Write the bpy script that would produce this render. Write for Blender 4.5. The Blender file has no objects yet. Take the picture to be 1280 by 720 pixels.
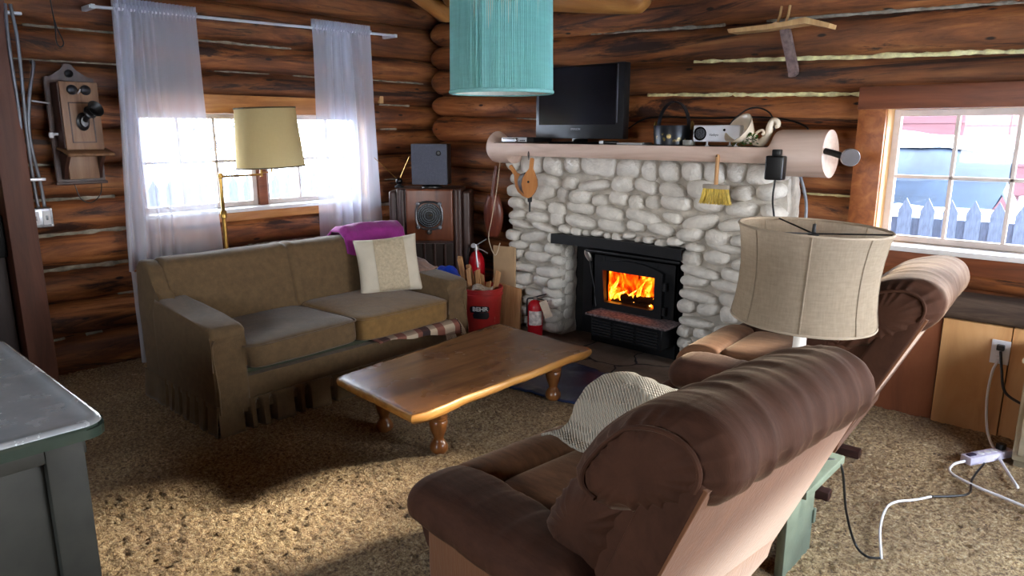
EXPOSURE = 1.68
SKY = 8.0
FIRE = 2.2
SUN = 6.0
import bpy, bmesh, math, random
import numpy as np
from mathutils import Vector, Matrix, Euler, noise
PI = math.pi
S = bpy.context.scene
COL = S.collection
rnd = random.Random(7)

# ------------------------------------------------------------------ mesh helpers
def V(*a): return Vector(a)
def T(x=0, y=0, z=0): return Matrix.Translation((x, y, z))
def RX(a): return Matrix.Rotation(math.radians(a), 4, 'X')
def RY(a): return Matrix.Rotation(math.radians(a), 4, 'Y')
def RZ(a): return Matrix.Rotation(math.radians(a), 4, 'Z')
def nz(p, s=1.0, seed=0.0): return noise.noise(Vector((p[0]*s+seed, p[1]*s-seed*.7, p[2]*s+seed*1.3)))

def box(bm, lo, hi, M=None, bev=0.0, seg=2):
    r = bmesh.ops.create_cube(bm, size=1.0)
    vs = r['verts']
    c = [(a+b)/2 for a, b in zip(lo, hi)]; s = [abs(b-a) for a, b in zip(lo, hi)]
    for v in vs:
        v.co = Vector((v.co.x*s[0]+c[0], v.co.y*s[1]+c[1], v.co.z*s[2]+c[2]))
    if bev > 0:
        es = list({e for v in vs for e in v.link_edges})
        res = bmesh.ops.bevel(bm, geom=es, offset=bev, segments=seg, profile=.6, affect='EDGES')
        vs = list({v for f in res['faces'] for v in f.verts} | {v for v in vs if v.is_valid})
    if M is not None:
        for v in vs: v.co = M @ v.co
    return vs

def surf(bm, f, nu, nv, cu=False, cv=False, cap=False):
    """grid of f(u,v), u,v in 0..1; cu/cv close that direction"""
    g = []
    for i in range(nu if cu else nu+1):
        g.append([bm.verts.new(f(i/nu, j/nv)) for j in range(nv if cv else nv+1)])
    NI, NJ = len(g), len(g[0])
    for i in range(nu):
        for j in range(nv):
            a = g[i][j]; b = g[(i+1) % NI][j]; c = g[(i+1) % NI][(j+1) % NJ]; d = g[i][(j+1) % NJ]
            try: bm.faces.new((a, b, c, d))
            except ValueError: pass
    if cap and cv and not cu:
        for row, rev in ((g[0], True), (g[-1], False)):
            try: bm.faces.new(row[::-1] if rev else row)
            except ValueError: pass
    return g

def tube(bm, pts, r=.01, seg=8, close=False, flat=1.0):
    pts = [Vector(p) for p in pts]; n = len(pts)
    rs = list(r) if hasattr(r, '__len__') else [r]*n
    rings = []; prev = None
    for i, p in enumerate(pts):
        t = (pts[min(i+1, n-1)] - pts[max(i-1, 0)])
        t = t.normalized() if t.length > 1e-9 else Vector((0, 0, 1))
        if prev is None:
            ref = Vector((0, 0, 1)) if abs(t.z) < .9 else Vector((1, 0, 0))
            a = t.cross(ref).normalized()
        else:
            a = (prev - t*prev.dot(t)); a = a.normalized() if a.length > 1e-6 else prev
        prev = a; b = t.cross(a)
        rings.append([bm.verts.new(p + (a*math.cos(2*PI*k/seg) + b*math.sin(2*PI*k/seg)*flat)*rs[i]) for k in range(seg)])
    for i in range(n-1):
        for k in range(seg):
            bm.faces.new((rings[i][k], rings[i][(k+1) % seg], rings[i+1][(k+1) % seg], rings[i+1][k]))
    bm.faces.new(rings[0][::-1]); bm.faces.new(rings[-1])

def spline(pts, n=8):
    """Catmull-Rom through pts"""
    P = [Vector(p) for p in pts]; P = [P[0]*2-P[1]] + P + [P[-1]*2-P[-2]]; out = []
    for i in range(1, len(P)-2):
        for k in range(n):
            t = k/n
            out.append(.5*((2*P[i]) + (P[i+1]-P[i-1])*t + (2*P[i-1]-5*P[i]+4*P[i+1]-P[i+2])*t*t + (3*P[i]-P[i-1]-3*P[i+1]+P[i+2])*t**3))
    out.append(P[-2]); return out

def lathe(bm, prof, seg=24, M=None):
    rings = []
    for r, z in prof:
        r = max(r, 1e-4)
        ring = []
        for k in range(seg):
            p = Vector((r*math.cos(2*PI*k/seg), r*math.sin(2*PI*k/seg), z))
            ring.append(bm.verts.new(M @ p if M is not None else p))
        rings.append(ring)
    for i in range(len(rings)-1):
        for k in range(seg):
            bm.faces.new((rings[i][k], rings[i][(k+1) % seg], rings[i+1][(k+1) % seg], rings[i+1][k]))
    bm.faces.new(rings[0][::-1]); bm.faces.new(rings[-1])

def prism(bm, poly, z0, z1, M=None, bev=0):
    """extrude a 2-D polygon from z0 to z1"""
    lo = [bm.verts.new((x, y, z0)) for x, y in poly]; hi = [bm.verts.new((x, y, z1)) for x, y in poly]
    n = len(poly)
    bm.faces.new(lo[::-1]); bm.faces.new(hi)
    for i in range(n): bm.faces.new((lo[i], lo[(i+1) % n], hi[(i+1) % n], hi[i]))
    if bev:
        es = list({e for v in hi for e in v.link_edges if e.verts[0] in hi and e.verts[1] in hi})
        bmesh.ops.bevel(bm, geom=es, offset=bev, segments=2, affect='EDGES')
    if M is not None:
        for v in bm.verts: v.co = M @ v.co

def blob(bm, c, r, e=1.0, nu=20, nv=14, M=None, fn=None):
    """superellipsoid: e<1 boxier; fn(p,n)->offset along the normal"""
    def sg(w, m): return math.copysign(abs(w)**m, w)
    def f(u, v):
        th = 2*PI*u; ph = -PI/2 + PI*v
        d = Vector((sg(math.cos(ph), e)*sg(math.cos(th), e), sg(math.cos(ph), e)*sg(math.sin(th), e), sg(math.sin(ph), e)))
        p = Vector((c[0]+r[0]*d.x, c[1]+r[1]*d.y, c[2]+r[2]*d.z))
        if fn:
            n_ = Vector((d.x/r[0], d.y/r[1], d.z/r[2])); n_ = n_.normalized() if n_.length > 0 else d
            p = p + n_*fn(p)
        return M @ p if M is not None else p
    g = surf(bm, f, nu, nv, cu=True)
    bmesh.ops.remove_doubles(bm, verts=[v for row in g for v in (row[0], row[-1])], dist=1e-5)

def obj(name, bm, m, parent=None, smooth=True, sub=0, ang=40, bevel=0, loc=None, rz=0):
    bmesh.ops.recalc_face_normals(bm, faces=bm.faces[:])
    me = bpy.data.meshes.new(name); bm.to_mesh(me); bm.free()
    for mm in (m if isinstance(m, (list, tuple)) else [m]): me.materials.append(mm)
    if smooth:
        me.shade_smooth()
        if not sub and ang < 180: me.set_sharp_from_angle(angle=math.radians(ang))
    o = bpy.data.objects.new(name, me); COL.objects.link(o)
    if parent is not None: o.parent = parent
    if loc is not None: o.location = loc
    if rz: o.rotation_euler = (0, 0, math.radians(rz))
    if bevel:
        b = o.modifiers.new('b', 'BEVEL'); b.width = bevel; b.segments = 2; b.limit_method = 'ANGLE'
    if sub:
        s = o.modifiers.new('s', 'SUBSURF'); s.levels = sub; s.render_levels = sub
    return o

def tag(o, label, cat, group=None):
    o['label'] = label; o['category'] = cat
    if group: o['group'] = group
    return o
def thing(name, label, cat, loc=(0, 0, 0), rz=0, group=None):
    o = bpy.data.objects.new(name, None); COL.objects.link(o)
    o.empty_display_size = .05
    o.location = loc; o.rotation_euler = (0, 0, math.radians(rz))
    return tag(o, label, cat, group)
def struct(o):
    o['kind'] = 'structure'; return o
def BM(): return bmesh.new()

# ------------------------------------------------------------------ materials
def lin(c):
    return tuple(((x/255)/12.92 if x/255 <= .04045 else ((x/255+.055)/1.055)**2.4) for x in c) + (1,)
class NT:
    def __init__(s, name):
        s.m = bpy.data.materials.new(name); s.m.use_nodes = True
        s.t = s.m.node_tree; s.t.nodes.clear()
        s.out = s.n('ShaderNodeOutputMaterial')
    def n(s, typ, **kw):
        nd = s.t.nodes.new(typ)
        for k, v in kw.items():
            if k in nd.inputs: s.set(nd.inputs[k], v)
            else: setattr(nd, k, v)
        return nd
    def set(s, inp, v):
        if isinstance(v, bpy.types.NodeSocket): s.t.links.new(v, inp)
        else: inp.default_value = v
    def co(s, scale=(1, 1, 1), rot=(0, 0, 0), kind='Object'):
        tc = s.n('ShaderNodeTexCoord'); mp = s.n('ShaderNodeMapping')
        s.set(mp.inputs[0], tc.outputs[kind]); mp.inputs['Scale'].default_value = scale; mp.inputs['Rotation'].default_value = rot
        return mp.outputs[0]
    def noise(s, vec, scale=5, detail=4, rough=.55, dist=0.0):
        nd = s.n('ShaderNodeTexNoise'); s.set(nd.inputs['Vector'], vec)
        nd.inputs['Scale'].default_value = scale; nd.inputs['Detail'].default_value = detail
        nd.inputs['Roughness'].default_value = rough; nd.inputs['Distortion'].default_value = dist
        return nd.outputs['Fac']
    def ramp(s, fac, stops):
        r = s.n('ShaderNodeValToRGB'); s.set(r.inputs[0], fac); cr = r.color_ramp
        while len(cr.elements) < len(stops): cr.elements.new(.5)
        for e, (p, c) in zip(cr.elements, stops): e.position = p; e.color = c if len(c) == 4 else lin(c)
        return r.outputs[0]
    def mix(s, fac, a, b, mode='MIX'):
        x = s.n('ShaderNodeMix', data_type='RGBA', blend_type=mode)
        s.set(x.inputs[0], fac); s.set(x.inputs[6], a); s.set(x.inputs[7], b); return x.outputs[2]
    def math(s, op, a, b=0.0):
        x = s.n('ShaderNodeMath', operation=op); s.set(x.inputs[0], a); s.set(x.inputs[1], b); return x.outputs[0]
    def bump(s, h, strength=.3, dist=.01):
        b = s.n('ShaderNodeBump'); s.set(b.inputs['Height'], h); b.inputs['Strength'].default_value = strength
        b.inputs['Distance'].default_value = dist; return b.outputs[0]
    def bsdf(s, col, rough=.6, metal=0.0, normal=None, **kw):
        p = s.n('ShaderNodeBsdfPrincipled'); s.set(p.inputs['Base Color'], col); s.set(p.inputs['Roughness'], rough)
        p.inputs['Metallic'].default_value = metal
        if normal is not None: s.set(p.inputs['Normal'], normal)
        for k, v in kw.items(): s.set(p.inputs[k], v)
        s.t.links.new(p.outputs[0], s.out.inputs[0]); return p

def plain(name, c, rough=.5, metal=0.0, var=.12, scale=12, bump=0.0, stretch=(1, 1, 1), bscale=60, bdist=.005, **kw):
    """one colour with a little procedural mottling"""
    t = NT(name); co = t.co(stretch)
    f = t.noise(co, scale, 4)
    c0 = lin(c); d = tuple(x*(1-var*2) for x in c0[:3])+(1,); l = tuple(min(1, x*(1+var*2)) for x in c0[:3])+(1,)
    col = t.ramp(f, [(.3, d), (.7, l)])
    nrm = t.bump(t.noise(co, bscale, 5, .65), bump, bdist) if bump else None
    t.bsdf(col, rough, metal, nrm, **kw); return t.m

def fabric(name, c, var=.25, scale=9, weave=320, bump=.35, rough=.9, sheen=.3, stretch=(1, 1, 1), nap=None):
    t = NT(name); co = t.co(stretch)
    f = t.noise(co, scale, 6, .65)
    c0 = lin(c); d = tuple(x*(1-var) for x in c0[:3])+(1,); l = tuple(min(1, x*(1+var)) for x in c0[:3])+(1,)
    col = t.ramp(f, [(.3, d), (.72, l)])
    w = t.noise(t.co(tuple(x*1.0 for x in stretch)), weave, 2)
    if nap: 
        g = t.noise(t.co(nap), 30, 3)
        col = t.mix(.35, col, t.ramp(g, [(.35, tuple(x*.6 for x in c0[:3])+(1,)), (.65, tuple(min(1, x*1.5) for x in c0[:3])+(1,))]))
    t.bsdf(col, rough, 0, t.bump(w, bump, .004), **{'Sheen Weight': sheen, 'Sheen Roughness': .4}); return t.m

def wood(name, c_dark, c_mid, c_light, stretch=(1, 14, 14), scale=2.2, rough=.5, bump=.15, streak=None, coat=0.0, per_island=0.0):
    """grain runs along the axis with the small stretch"""
    t = NT(name); co = t.co(stretch)
    if per_island:
        g = t.n('ShaderNodeNewGeometry'); add = t.n('ShaderNodeVectorMath', operation='ADD')
        sc = t.n('ShaderNodeVectorMath', operation='SCALE'); cmb = t.n('ShaderNodeCombineXYZ')
        for k in range(3): t.set(cmb.inputs[k], g.outputs['Random Per Island'])
        t.set(sc.inputs[0], cmb.outputs[0]); sc.inputs['Scale'].default_value = 57.0
        t.set(add.inputs[0], co); t.set(add.inputs[1], sc.outputs[0]); co = add.outputs[0]
    f = t.noise(co, scale, 8, .62, .6)
    col = t.ramp(f, [(.28, c_dark), (.5, c_mid), (.72, c_light)])
    if streak:
        f2 = t.noise(co, scale*.45, 5, .7, 1.2)
        col = t.mix(t.ramp(f2, [(.5, (0, 0, 0, 1)), (.62, (1, 1, 1, 1))]), col, lin(streak))
    if per_island:
        hv = t.n('ShaderNodeHueSaturation'); v = t.math('MULTIPLY_ADD', g.outputs['Random Per Island'], per_island)
        v.node.inputs[2].default_value = 1-per_island/2
        t.set(hv.inputs['Value'], v); t.set(hv.inputs['Color'], col); col = hv.outputs[0]
    h = t.noise(co, scale*3, 6, .7)
    p = t.bsdf(col, rough, 0, t.bump(h, bump, .01))
    if coat: p.inputs['Coat Weight'].default_value = coat; p.inputs['Coat Roughness'].default_value = .15
    return t.m

def text_mesh(bm, s, size, M, depth=.0015, bold=0.0, squash=1.0):
    """writing as solid letters added to bm; M places it (letters run along +x, up +y, face +z)"""
    cu = bpy.data.curves.new('lettering', 'FONT'); cu.body = s; cu.size = size; cu.extrude = depth; cu.align_x = 'CENTER'; cu.align_y = 'CENTER'
    cu.offset = bold; cu.resolution_u = 3
    o = bpy.data.objects.new('lettering', cu); COL.objects.link(o)
    dg = bpy.context.evaluated_depsgraph_get(); me = bpy.data.meshes.new_from_object(o.evaluated_get(dg))
    n0 = len(bm.verts); bm.from_mesh(me); bm.verts.ensure_lookup_table()
    for v in bm.verts[n0:]: v.co = M(Vector((v.co.x*squash, v.co.y, v.co.z))) if callable(M) else M @ v.co
    bpy.data.objects.remove(o); bpy.data.curves.remove(cu); bpy.data.meshes.remove(me)
# ------------------------------------------------------------------ camera, sky, light
H = 1.4
cam = bpy.data.objects.new('camera', bpy.data.cameras.new('camera')); COL.objects.link(cam)
cam.data.sensor_width = 36; cam.data.lens = 36*888/1280; cam.data.clip_start = .05
cam.location = (0, 0, H)
cam.rotation_euler = (math.radians(90-12.51), 0, math.radians(132.7-90))
S.camera = cam
S.view_settings.view_transform = 'Standard'; S.view_settings.look = 'None'
S.view_settings.gamma = 1; S.view_settings.use_curve_mapping = False
S.view_settings.exposure = EXPOSURE
S.cycles.use_denoising = True; S.cycles.max_bounces = 8; S.cycles.diffuse_bounces = 4; S.cycles.transparent_max_bounces = 12
S.cycles.sample_clamp_indirect = 6; S.cycles.caustics_reflective = False; S.cycles.caustics_refractive = False
w = bpy.data.worlds.new('sky'); S.world = w; w.use_nodes = True; nt = w.node_tree; nt.nodes.clear()
o_ = nt.nodes.new('ShaderNodeOutputWorld'); bg = nt.nodes.new('ShaderNodeBackground')
tc = nt.nodes.new('ShaderNodeTexCoord'); sp = nt.nodes.new('ShaderNodeSeparateXYZ'); cr = nt.nodes.new('ShaderNodeValToRGB')
nt.links.new(tc.outputs['Generated'], sp.inputs[0]); nt.links.new(sp.outputs[2], cr.inputs[0])
cr.color_ramp.elements[0].position = 0.0; cr.color_ramp.elements[0].color = (1, 1, 1, 1)
cr.color_ramp.elements[1].position = .7; cr.color_ramp.elements[1].color = (.62, .78, 1, 1)
nt.links.new(cr.outputs[0], bg.inputs[0]); bg.inputs[1].default_value = SKY
nt.links.new(bg.outputs[0], o_.inputs[0])

sun = bpy.data.objects.new('winter_sun', bpy.data.lights.new('winter_sun', 'SUN')); COL.objects.link(sun)
sun.data.energy = SUN; sun.data.angle = math.radians(7); sun.data.color = (1, .93, .80)
sun.rotation_euler = Vector((.52, .95, .41)).to_track_quat('Z', 'Y').to_euler()
# ------------------------------------------------------------------ materials of the shell
def log_mat(name, axis):
    t = NT(name); st = (1.0, 9, 9) if axis == 'x' else (9, 1.0, 9)
    co0 = t.co(st); g = t.n('ShaderNodeNewGeometry'); rpi = g.outputs['Random Per Island']
    cmb = t.n('ShaderNodeCombineXYZ')
    for k in range(3): t.set(cmb.inputs[k], t.math('MULTIPLY', rpi, 43.0+k*11))
    add = t.n('ShaderNodeVectorMath', operation='ADD'); t.set(add.inputs[0], co0); t.set(add.inputs[1], cmb.outputs[0]); co = add.outputs[0]
    f = t.noise(co, 1.3, 9, .66, .5)
    col = t.ramp(f, [(.25, (54, 30, 20)), (.42, (106, 62, 38)), (.56, (150, 94, 58)), (.74, (190, 132, 86))])
    f2 = t.noise(co, .75, 7, .72, 1.4)                                    # dark bark scars left by the draw knife
    col = t.mix(t.ramp(f2, [(.525, (0, 0, 0, 1)), (.615, (.95, .95, .95, 1))]), col, lin((42, 22, 16)))
    f3 = t.noise(t.co((1.1, 1.1, 1.6)), 1.6, 3)                            # old soot and dust in broad clouds
    col = t.mix(t.ramp(f3, [(.46, (0, 0, 0, 1)), (.7, (.5, .5, .5, 1))]), col, lin((40, 28, 22)))
    vo = t.n('ShaderNodeTexVoronoi'); t.set(vo.inputs['Vector'], t.co((2.6, 7, 7) if axis == 'x' else (7, 2.6, 7))); vo.inputs['Scale'].default_value = 1.6
    col = t.mix(t.ramp(vo.outputs['Distance'], [(.07, (1, 1, 1, 1)), (.12, (0, 0, 0, 1))]), col, lin((34, 18, 12)))
    hv = t.n('ShaderNodeHueSaturation'); v = t.math('MULTIPLY_ADD', rpi, .5); v.node.inputs[2].default_value = .78
    t.set(hv.inputs['Value'], v); hv.inputs['Saturation'].default_value = 1.06; t.set(hv.inputs['Color'], col)
    t.bsdf(hv.outputs[0], .66, 0, t.bump(t.noise(co, 4, 8, .7), .45, .012)); return t.m
M_logx = log_mat('log_wood_x', 'x'); M_logy = log_mat('log_wood_y', 'y')
M_chink = plain('grey_chinking', (150, 140, 124), .95, var=.25, scale=18, bump=.5)
M_foam = plain('yellow_foam', (232, 212, 156), .8, var=.2, scale=25, bump=.4)
M_case = wood('amber_casing', (112, 58, 26), (150, 84, 40), (178, 110, 58), (9, 1, 9), 2.0, .42, .12)
M_casex = wood('brown_casing', (88, 48, 30), (120, 66, 40), (142, 84, 52), (1, 9, 9), 2.0, .42, .12)
M_amber = wood('amber_header', (138, 84, 40), (178, 116, 60), (202, 144, 84), (1, 9, 9), 2.0, .42, .12)
M_pine = wood('pale_jamb', (176, 128, 78), (205, 160, 104), (222, 182, 128), (9, 9, 1), 2, .5, .1)
M_sash = plain('white_sash', (196, 184, 178), .45, var=.06)
M_sill = plain('white_sill', (226, 224, 222), .4, var=.05)
M_post = wood('reddish_post', (78, 46, 34), (104, 62, 46), (122, 76, 56), (9, 9, 1), 1.6, .6, .1)
M_door = wood('dark_door', (34, 20, 18), (50, 30, 26), (66, 40, 34), (9, 9, 1), 1.6, .5, .1)
M_ply = wood('plywood', (186, 134, 84), (208, 158, 104), (222, 176, 126), (5, 9, 1.1), 1.3, .55, .08)
M_ply2 = wood('red_plywood', (112, 62, 40), (132, 76, 48), (150, 90, 58), (5, 9, 1.1), 1.3, .55, .08)
M_board = wood('ceiling_board', (74, 50, 34), (104, 72, 48), (128, 92, 62), (1, 9, 9), 1.4, .7, .1)
def glass():
    t = NT('window_glass'); tr = t.n('ShaderNodeBsdfTransparent'); gl = t.n('ShaderNodeBsdfGlossy'); gl.inputs['Roughness'].default_value = .02
    fr = t.n('ShaderNodeFresnel'); fr.inputs[0].default_value = 1.35; m = t.n('ShaderNodeMixShader')
    t.set(m.inputs[0], fr.outputs[0]); t.set(m.inputs[1], tr.outputs[0]); t.set(m.inputs[2], gl.outputs[0]); t.t.links.new(m.outputs[0], t.out.inputs[0]); return t.m
M_glass = glass()

# ------------------------------------------------------------------ floor: shag carpet over a slab
def carpet():
    t = NT('shag_carpet'); co = t.co()
    f = t.noise(co, 78, 6, .8); g = t.noise(co, 2.2, 4, .6); h = t.noise(co, 150, 3, .7)
    col = t.ramp(f, [(.37, (70, 46, 24)), (.455, (150, 114, 70)), (.54, (210, 176, 122)), (.65, (244, 226, 186))])
    col = t.mix(t.ramp(g, [(.36, (0, 0, 0, 1)), (.68, (.6, .6, .6, 1))]), col, lin((122, 88, 52)))
    hh = t.math('ADD', f, t.math('MULTIPLY', h, .8))
    t.bsdf(col, .95, 0, t.bump(hh, .9, .02), **{'Sheen Weight': .15}); return t.m
M_carpet = carpet()
HEARTH = (-3.42, -1.42, 3.22)                                             # x0, x1, front edge y
bm = BM()
def cpt(X, Y):
    p = Vector((X, Y, 0)); d = noise.noise(p*14)*.3 + noise.noise(p*46)*.8 + noise.noise(p*85)*.9
    return Vector((X + noise.noise(p*40+Vector((9, 0, 0)))*.010, Y + noise.noise(p*40+Vector((0, 9, 4)))*.010, .022 + d*.0095))
g = surf(bm, lambda u, v: cpt(-4.60+4.75*u, .25+3.65*v), 430, 330)
dead = [f for f in bm.faces if HEARTH[0]+.02 < f.calc_center_median().x < HEARTH[1]-.02 and f.calc_center_median().y > HEARTH[2]+.02]
bmesh.ops.delete(bm, geom=dead, context='FACES')
cp = struct(obj('floor_carpet', bm, M_carpet, ang=180)); cp.name = 'floor'
bm = BM(); box(bm, (-4.7, -1.9, -.12), (1.7, 4.1, .004)); struct(obj('floor_slab', bm, M_carpet))

# ------------------------------------------------------------------ log walls
def log(bm, axis, a0, a1, zL, zR, face, dr, seed, cap0=False, cap1=False, ext=(0, 1), flat=1.0):
    """one log from a0 to a1 along axis; zL/zR = (bottom, top) at the ends of the whole wall; face = the plane of its centre"""
    n = max(3, int(abs(a1-a0)/.07)); m = 22
    def f(u, v):
        a = a0+(a1-a0)*u; k = (a-ext[0])/(ext[1]-ext[0])
        b = zL[0]*(1-k)+zR[0]*k; t = zL[1]*(1-k)+zR[1]*k
        c = (b+t)/2 + .006*noise.noise(Vector((a*1.1, seed, 0))); h = (t-b)/2*1.05
        th = 2*PI*v; s = 1 + .045*noise.noise(Vector((a*1.6, math.cos(th)*.9+seed*3, math.sin(th)*.9))) + .02*noise.noise(Vector((a*7, math.cos(th)*3, seed+math.sin(th)*3)))
        e0 = min(1, (abs(a-a0)/.13)) if cap0 else 1; e1 = min(1, (abs(a-a1)/.13)) if cap1 else 1
        e = math.sqrt(max(.30, 1-(1-min(e0, e1))**2.2)); s *= e
        co, si = math.cos(th), math.sin(th)
        co = math.copysign(abs(co)**.86, co); si = math.copysign(abs(si)**.92, si)
        d = face + dr*s*co; z = c + h*s*si
        return Vector((a, d, z)) if axis == 'x' else Vector((d, a, z))
    surf(bm, f, n, m, cv=True, cap=True)
ZL_ = [.0, .23, .44, .632, .829, 1.023, 1.214, 1.41, 1.592, 1.768, 1.945, 2.19, 2.42]
LX, LR = -4.635, .125                                                     # left wall: log centres and half depth
W1 = (1.585, 3.38, .83, 1.60)                                              # window 1 cut: y0,y1,z0,z1
bm = BM()
for i in range(len(ZL_)-1):
    z = (ZL_[i], ZL_[i+1]); mid = sum(z)/2
    spans = [(.95, 4.05)]
    if W1[2] < mid < W1[3]: spans = [(.95, W1[0]+.03), (W1[1]-.03, 4.05)]
    for (a, b) in spans: log(bm, 'y', a, b, z, z, LX, LR, i*1.7+a, ext=(.9, 4))
struct(obj('wall_left', bm, M_logy, ang=180))
ZBL = [.0, .2, .4, .6, .78, .95, 1.122, 1.312, 1.512, 1.666, 1.866, 2.04, 2.22, 2.44]
ZBR = [.0, .17, .36, .53, .69, .86, 1.07, 1.267, 1.42, 1.585, 1.767, 1.966, 2.16, 2.40]
BY, BR = 3.955, .115
W2 = (-1.17, 1.42, .74, 1.60)
bm = BM()
for i in range(len(ZBL)-1):
    zl, zr = (ZBL[i], ZBL[i+1]), (ZBR[i], ZBR[i+1]); mid = sum(zr)/2
    spans = [(-4.47, 1.7)]
    if W2[2] < mid < W2[3]: spans = [(-4.47, W2[0]+.04), (W2[1]-.04, 1.7)]
    if mid < .82: spans = [(-4.47, -3.0), (-1.9, 1.7)]
    for (a, b) in spans: log(bm, 'x', a, b, zl, zr, BY, BR, 40+i*1.7+a, cap0=(a < -4.4), ext=(-4.4, -1.5))
struct(obj('wall_back', bm, M_logx, ang=180))
# behind the logs, and the unseen sides of the room
bm = BM(); box(bm, (-4.80, .9, 0), (-4.70, 4.2, W1[2]-.04)); box(bm, (-4.80, .9, W1[3]+.06), (-4.70, 4.2, 2.5))
box(bm, (-4.80, .9, W1[2]-.04), (-4.70, W1[0], W1[3]+.06)); box(bm, (-4.80, W1[1], W1[2]-.04), (-4.70, 4.2, W1[3]+.06))
struct(obj('wall_left_backing', bm, M_post))
bm = BM(); box(bm, (-4.7, 4.05, 0), (1.7, 4.15, W2[2]-.04)); box(bm, (-4.7, 4.05, W2[3]+.06), (1.7, 4.15, 2.5))
box(bm, (-4.7, 4.05, W2[2]-.04), (W2[0], 4.15, W2[3]+.06)); box(bm, (W2[1], 4.05, W2[2]-.04), (1.7, 4.15, W2[3]+.06))
struct(obj('wall_back_backing', bm, M_post))
W3 = (1.1, 3.5, .55, 1.80)                                                # right wall window (out of frame)
bm = BM()
box(bm, (1.6, -1.9, 0), (1.7, 4.1, W3[2])); box(bm, (1.6, -1.9, W3[3]), (1.7, 4.1, 2.5)); box(bm, (1.6, -1.9, W3[2]), (1.7, W3[0], W3[3])); box(bm, (1.6, W3[1], W3[2]), (1.7, 4.1, W3[3]))
struct(obj('wall_right', bm, M_board))
W4 = (-1.9, -.5, 1.0, 1.9)  # opening added behind the camera to let in fill light
bm = BM()
box(bm, (-4.8, -1.9, 0), (1.7, -1.8, W4[2])); box(bm, (-4.8, -1.9, W4[3]), (1.7, -1.8, 2.5)); box(bm, (-4.8, -1.9, W4[2]), (W4[0], -1.8, W4[3])); box(bm, (W4[1], -1.9, W4[2]), (1.7, -1.8, W4[3]))
struct(obj('wall_front', bm, M_board))
bm = BM(); box(bm, (-4.80, -1.9, 0), (-4.62, .93, 2.5)); struct(obj('wall_left_plain', bm, M_board))
bm = BM()
for k in range(32): box(bm, (-4.8+k*.205, -1.9, 2.46), (-4.8+k*.205+.2, 4.15, 2.5), bev=.006, seg=1)
struct(obj('ceiling', bm, M_board))
bm = BM(); box(bm, (-4.9, -2.0, 2.502), (1.8, 4.25, 2.56)); struct(obj('ceiling_deck', bm, M_board))
# ceiling beams
def beam(a, b, r, seed, m):
    bm = BM(); a, b = Vector(a), Vector(b); d = (b-a); L = d.length; q = d.to_track_quat('X', 'Z')
    def f(u, v):
        th = 2*PI*v; s = 1+.06*noise.noise(Vector((u*L*1.5, math.cos(th)+seed, math.sin(th))))
        e = min(1, u*L/.06, (1-u)*L/.06); s *= math.sqrt(max(.35, 1-(1-e)**2))
        return Vector((u*L, r*s*math.cos(th), r*s*math.sin(th)))
    surf(bm, f, 40, 20, cv=True, cap=True)
    o = obj('trim_1', bm, m, ang=180); o.location = a; o.rotation_mode = 'QUATERNION'; o.rotation_quaternion = q; return struct(o)
M_beam = wood('honey_beam', (140, 84, 36), (176, 116, 54), (200, 142, 76), (1, 8, 8), 1.6, .5, .2)
beam((-2.42, 3.80, 2.165), (-3.9, 3.55, 2.33), .10, 3, M_beam)
beam((-4.05, 3.72, 2.20), (-4.02, 2.7, 2.62), .06, 9, M_beam)

# chinking and foam between the logs
def chink(name, axis, a0, a1, z0, z1, face, r, m, seed, ext, gap=0.0):
    bm = BM(); n = int((a1-a0)/.022); k = 0; run = []
    def flush():
        if len(run) > 3:
            tube(bm, [p for p, _ in run], [q for _, q in run], 7)
        run.clear()
    for i in range(n+1):
        a = a0+(a1-a0)*i/n; t = (a-ext[0])/(ext[1]-ext[0]); z = z0*(1-t)+z1*t + .006*noise.noise(Vector((a*1.1, seed, 0)))
        g = noise.noise(Vector((a*2.3, seed*5.1, 2.2)))+.45*noise.noise(Vector((a*11, seed*3.1, 7.2)))
        rr = .85*r*(.85+.8*noise.noise(Vector((a*13, seed, 5)))+.5*noise.noise(Vector((a*45, seed, 1))))
        if g < gap-.16: flush(); continue
        z += .008*noise.noise(Vector((a*6, seed, 3)))+.004*noise.noise(Vector((a*23, seed, 8))); p = (a, face, z) if axis == 'x' else (face, a, z); run.append((Vector(p), max(.003, rr)))
    flush()
    if bm.verts: return struct(obj(name, bm, m, ang=180))
    bm.free()
eL, eB = (.9, 4), (-4.4, -1.5)
fx = LX+.058; fy = BY-.056
for i, (a0, a1, r, gp) in {1: (.97, 3.8, .012, .35), 2: (.97, 3.8, .016, .1), 3: (1.0, 3.8, .026, -.1), 4: (1.0, 3.8, .024, -.15), 5: (1.0, 1.5, .019, -.3), 6: (1.0, 1.5, .012, .3), 7: (1.0, 1.5, .014, .2), 9: (1.0, 3.9, .011, .0), 10: (1.0, 3.9, .013, .15)}.items():
    chink('trim_2', 'y', a0, a1, ZL_[i], ZL_[i], fx, r, M_chink, i, eL, gp)
for i in (5, 6, 7, 8):
    chink('trim_2', 'y', 3.45, 3.86, ZL_[i], ZL_[i], fx, .014, M_chink, i+20, eL, .1)
chink('trim_3', 'x', -2.45, -1.13, ZBL[9], ZBR[9], fy+.004-.008, .020, M_foam, 3, eB, -.7)
chink('trim_3', 'x', -2.15, 1.0, ZBL[10], ZBR[10], fy-.004, .020, M_foam, 7, eB, -.8)
chink('trim_4', 'x', -2.9, 1.0, ZBL[11], ZBR[11], fy, .014, M_chink, 5, eB, .05)
chink('trim_4', 'x', -4.3, -3.1, ZBL[7], ZBR[7], fy, .012, M_chink, 2, eB, .2)
chink('trim_4', 'x', -4.3, -3.3, ZBL[8], ZBR[8], fy, .011, M_chink, 12, eB, .25)
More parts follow.
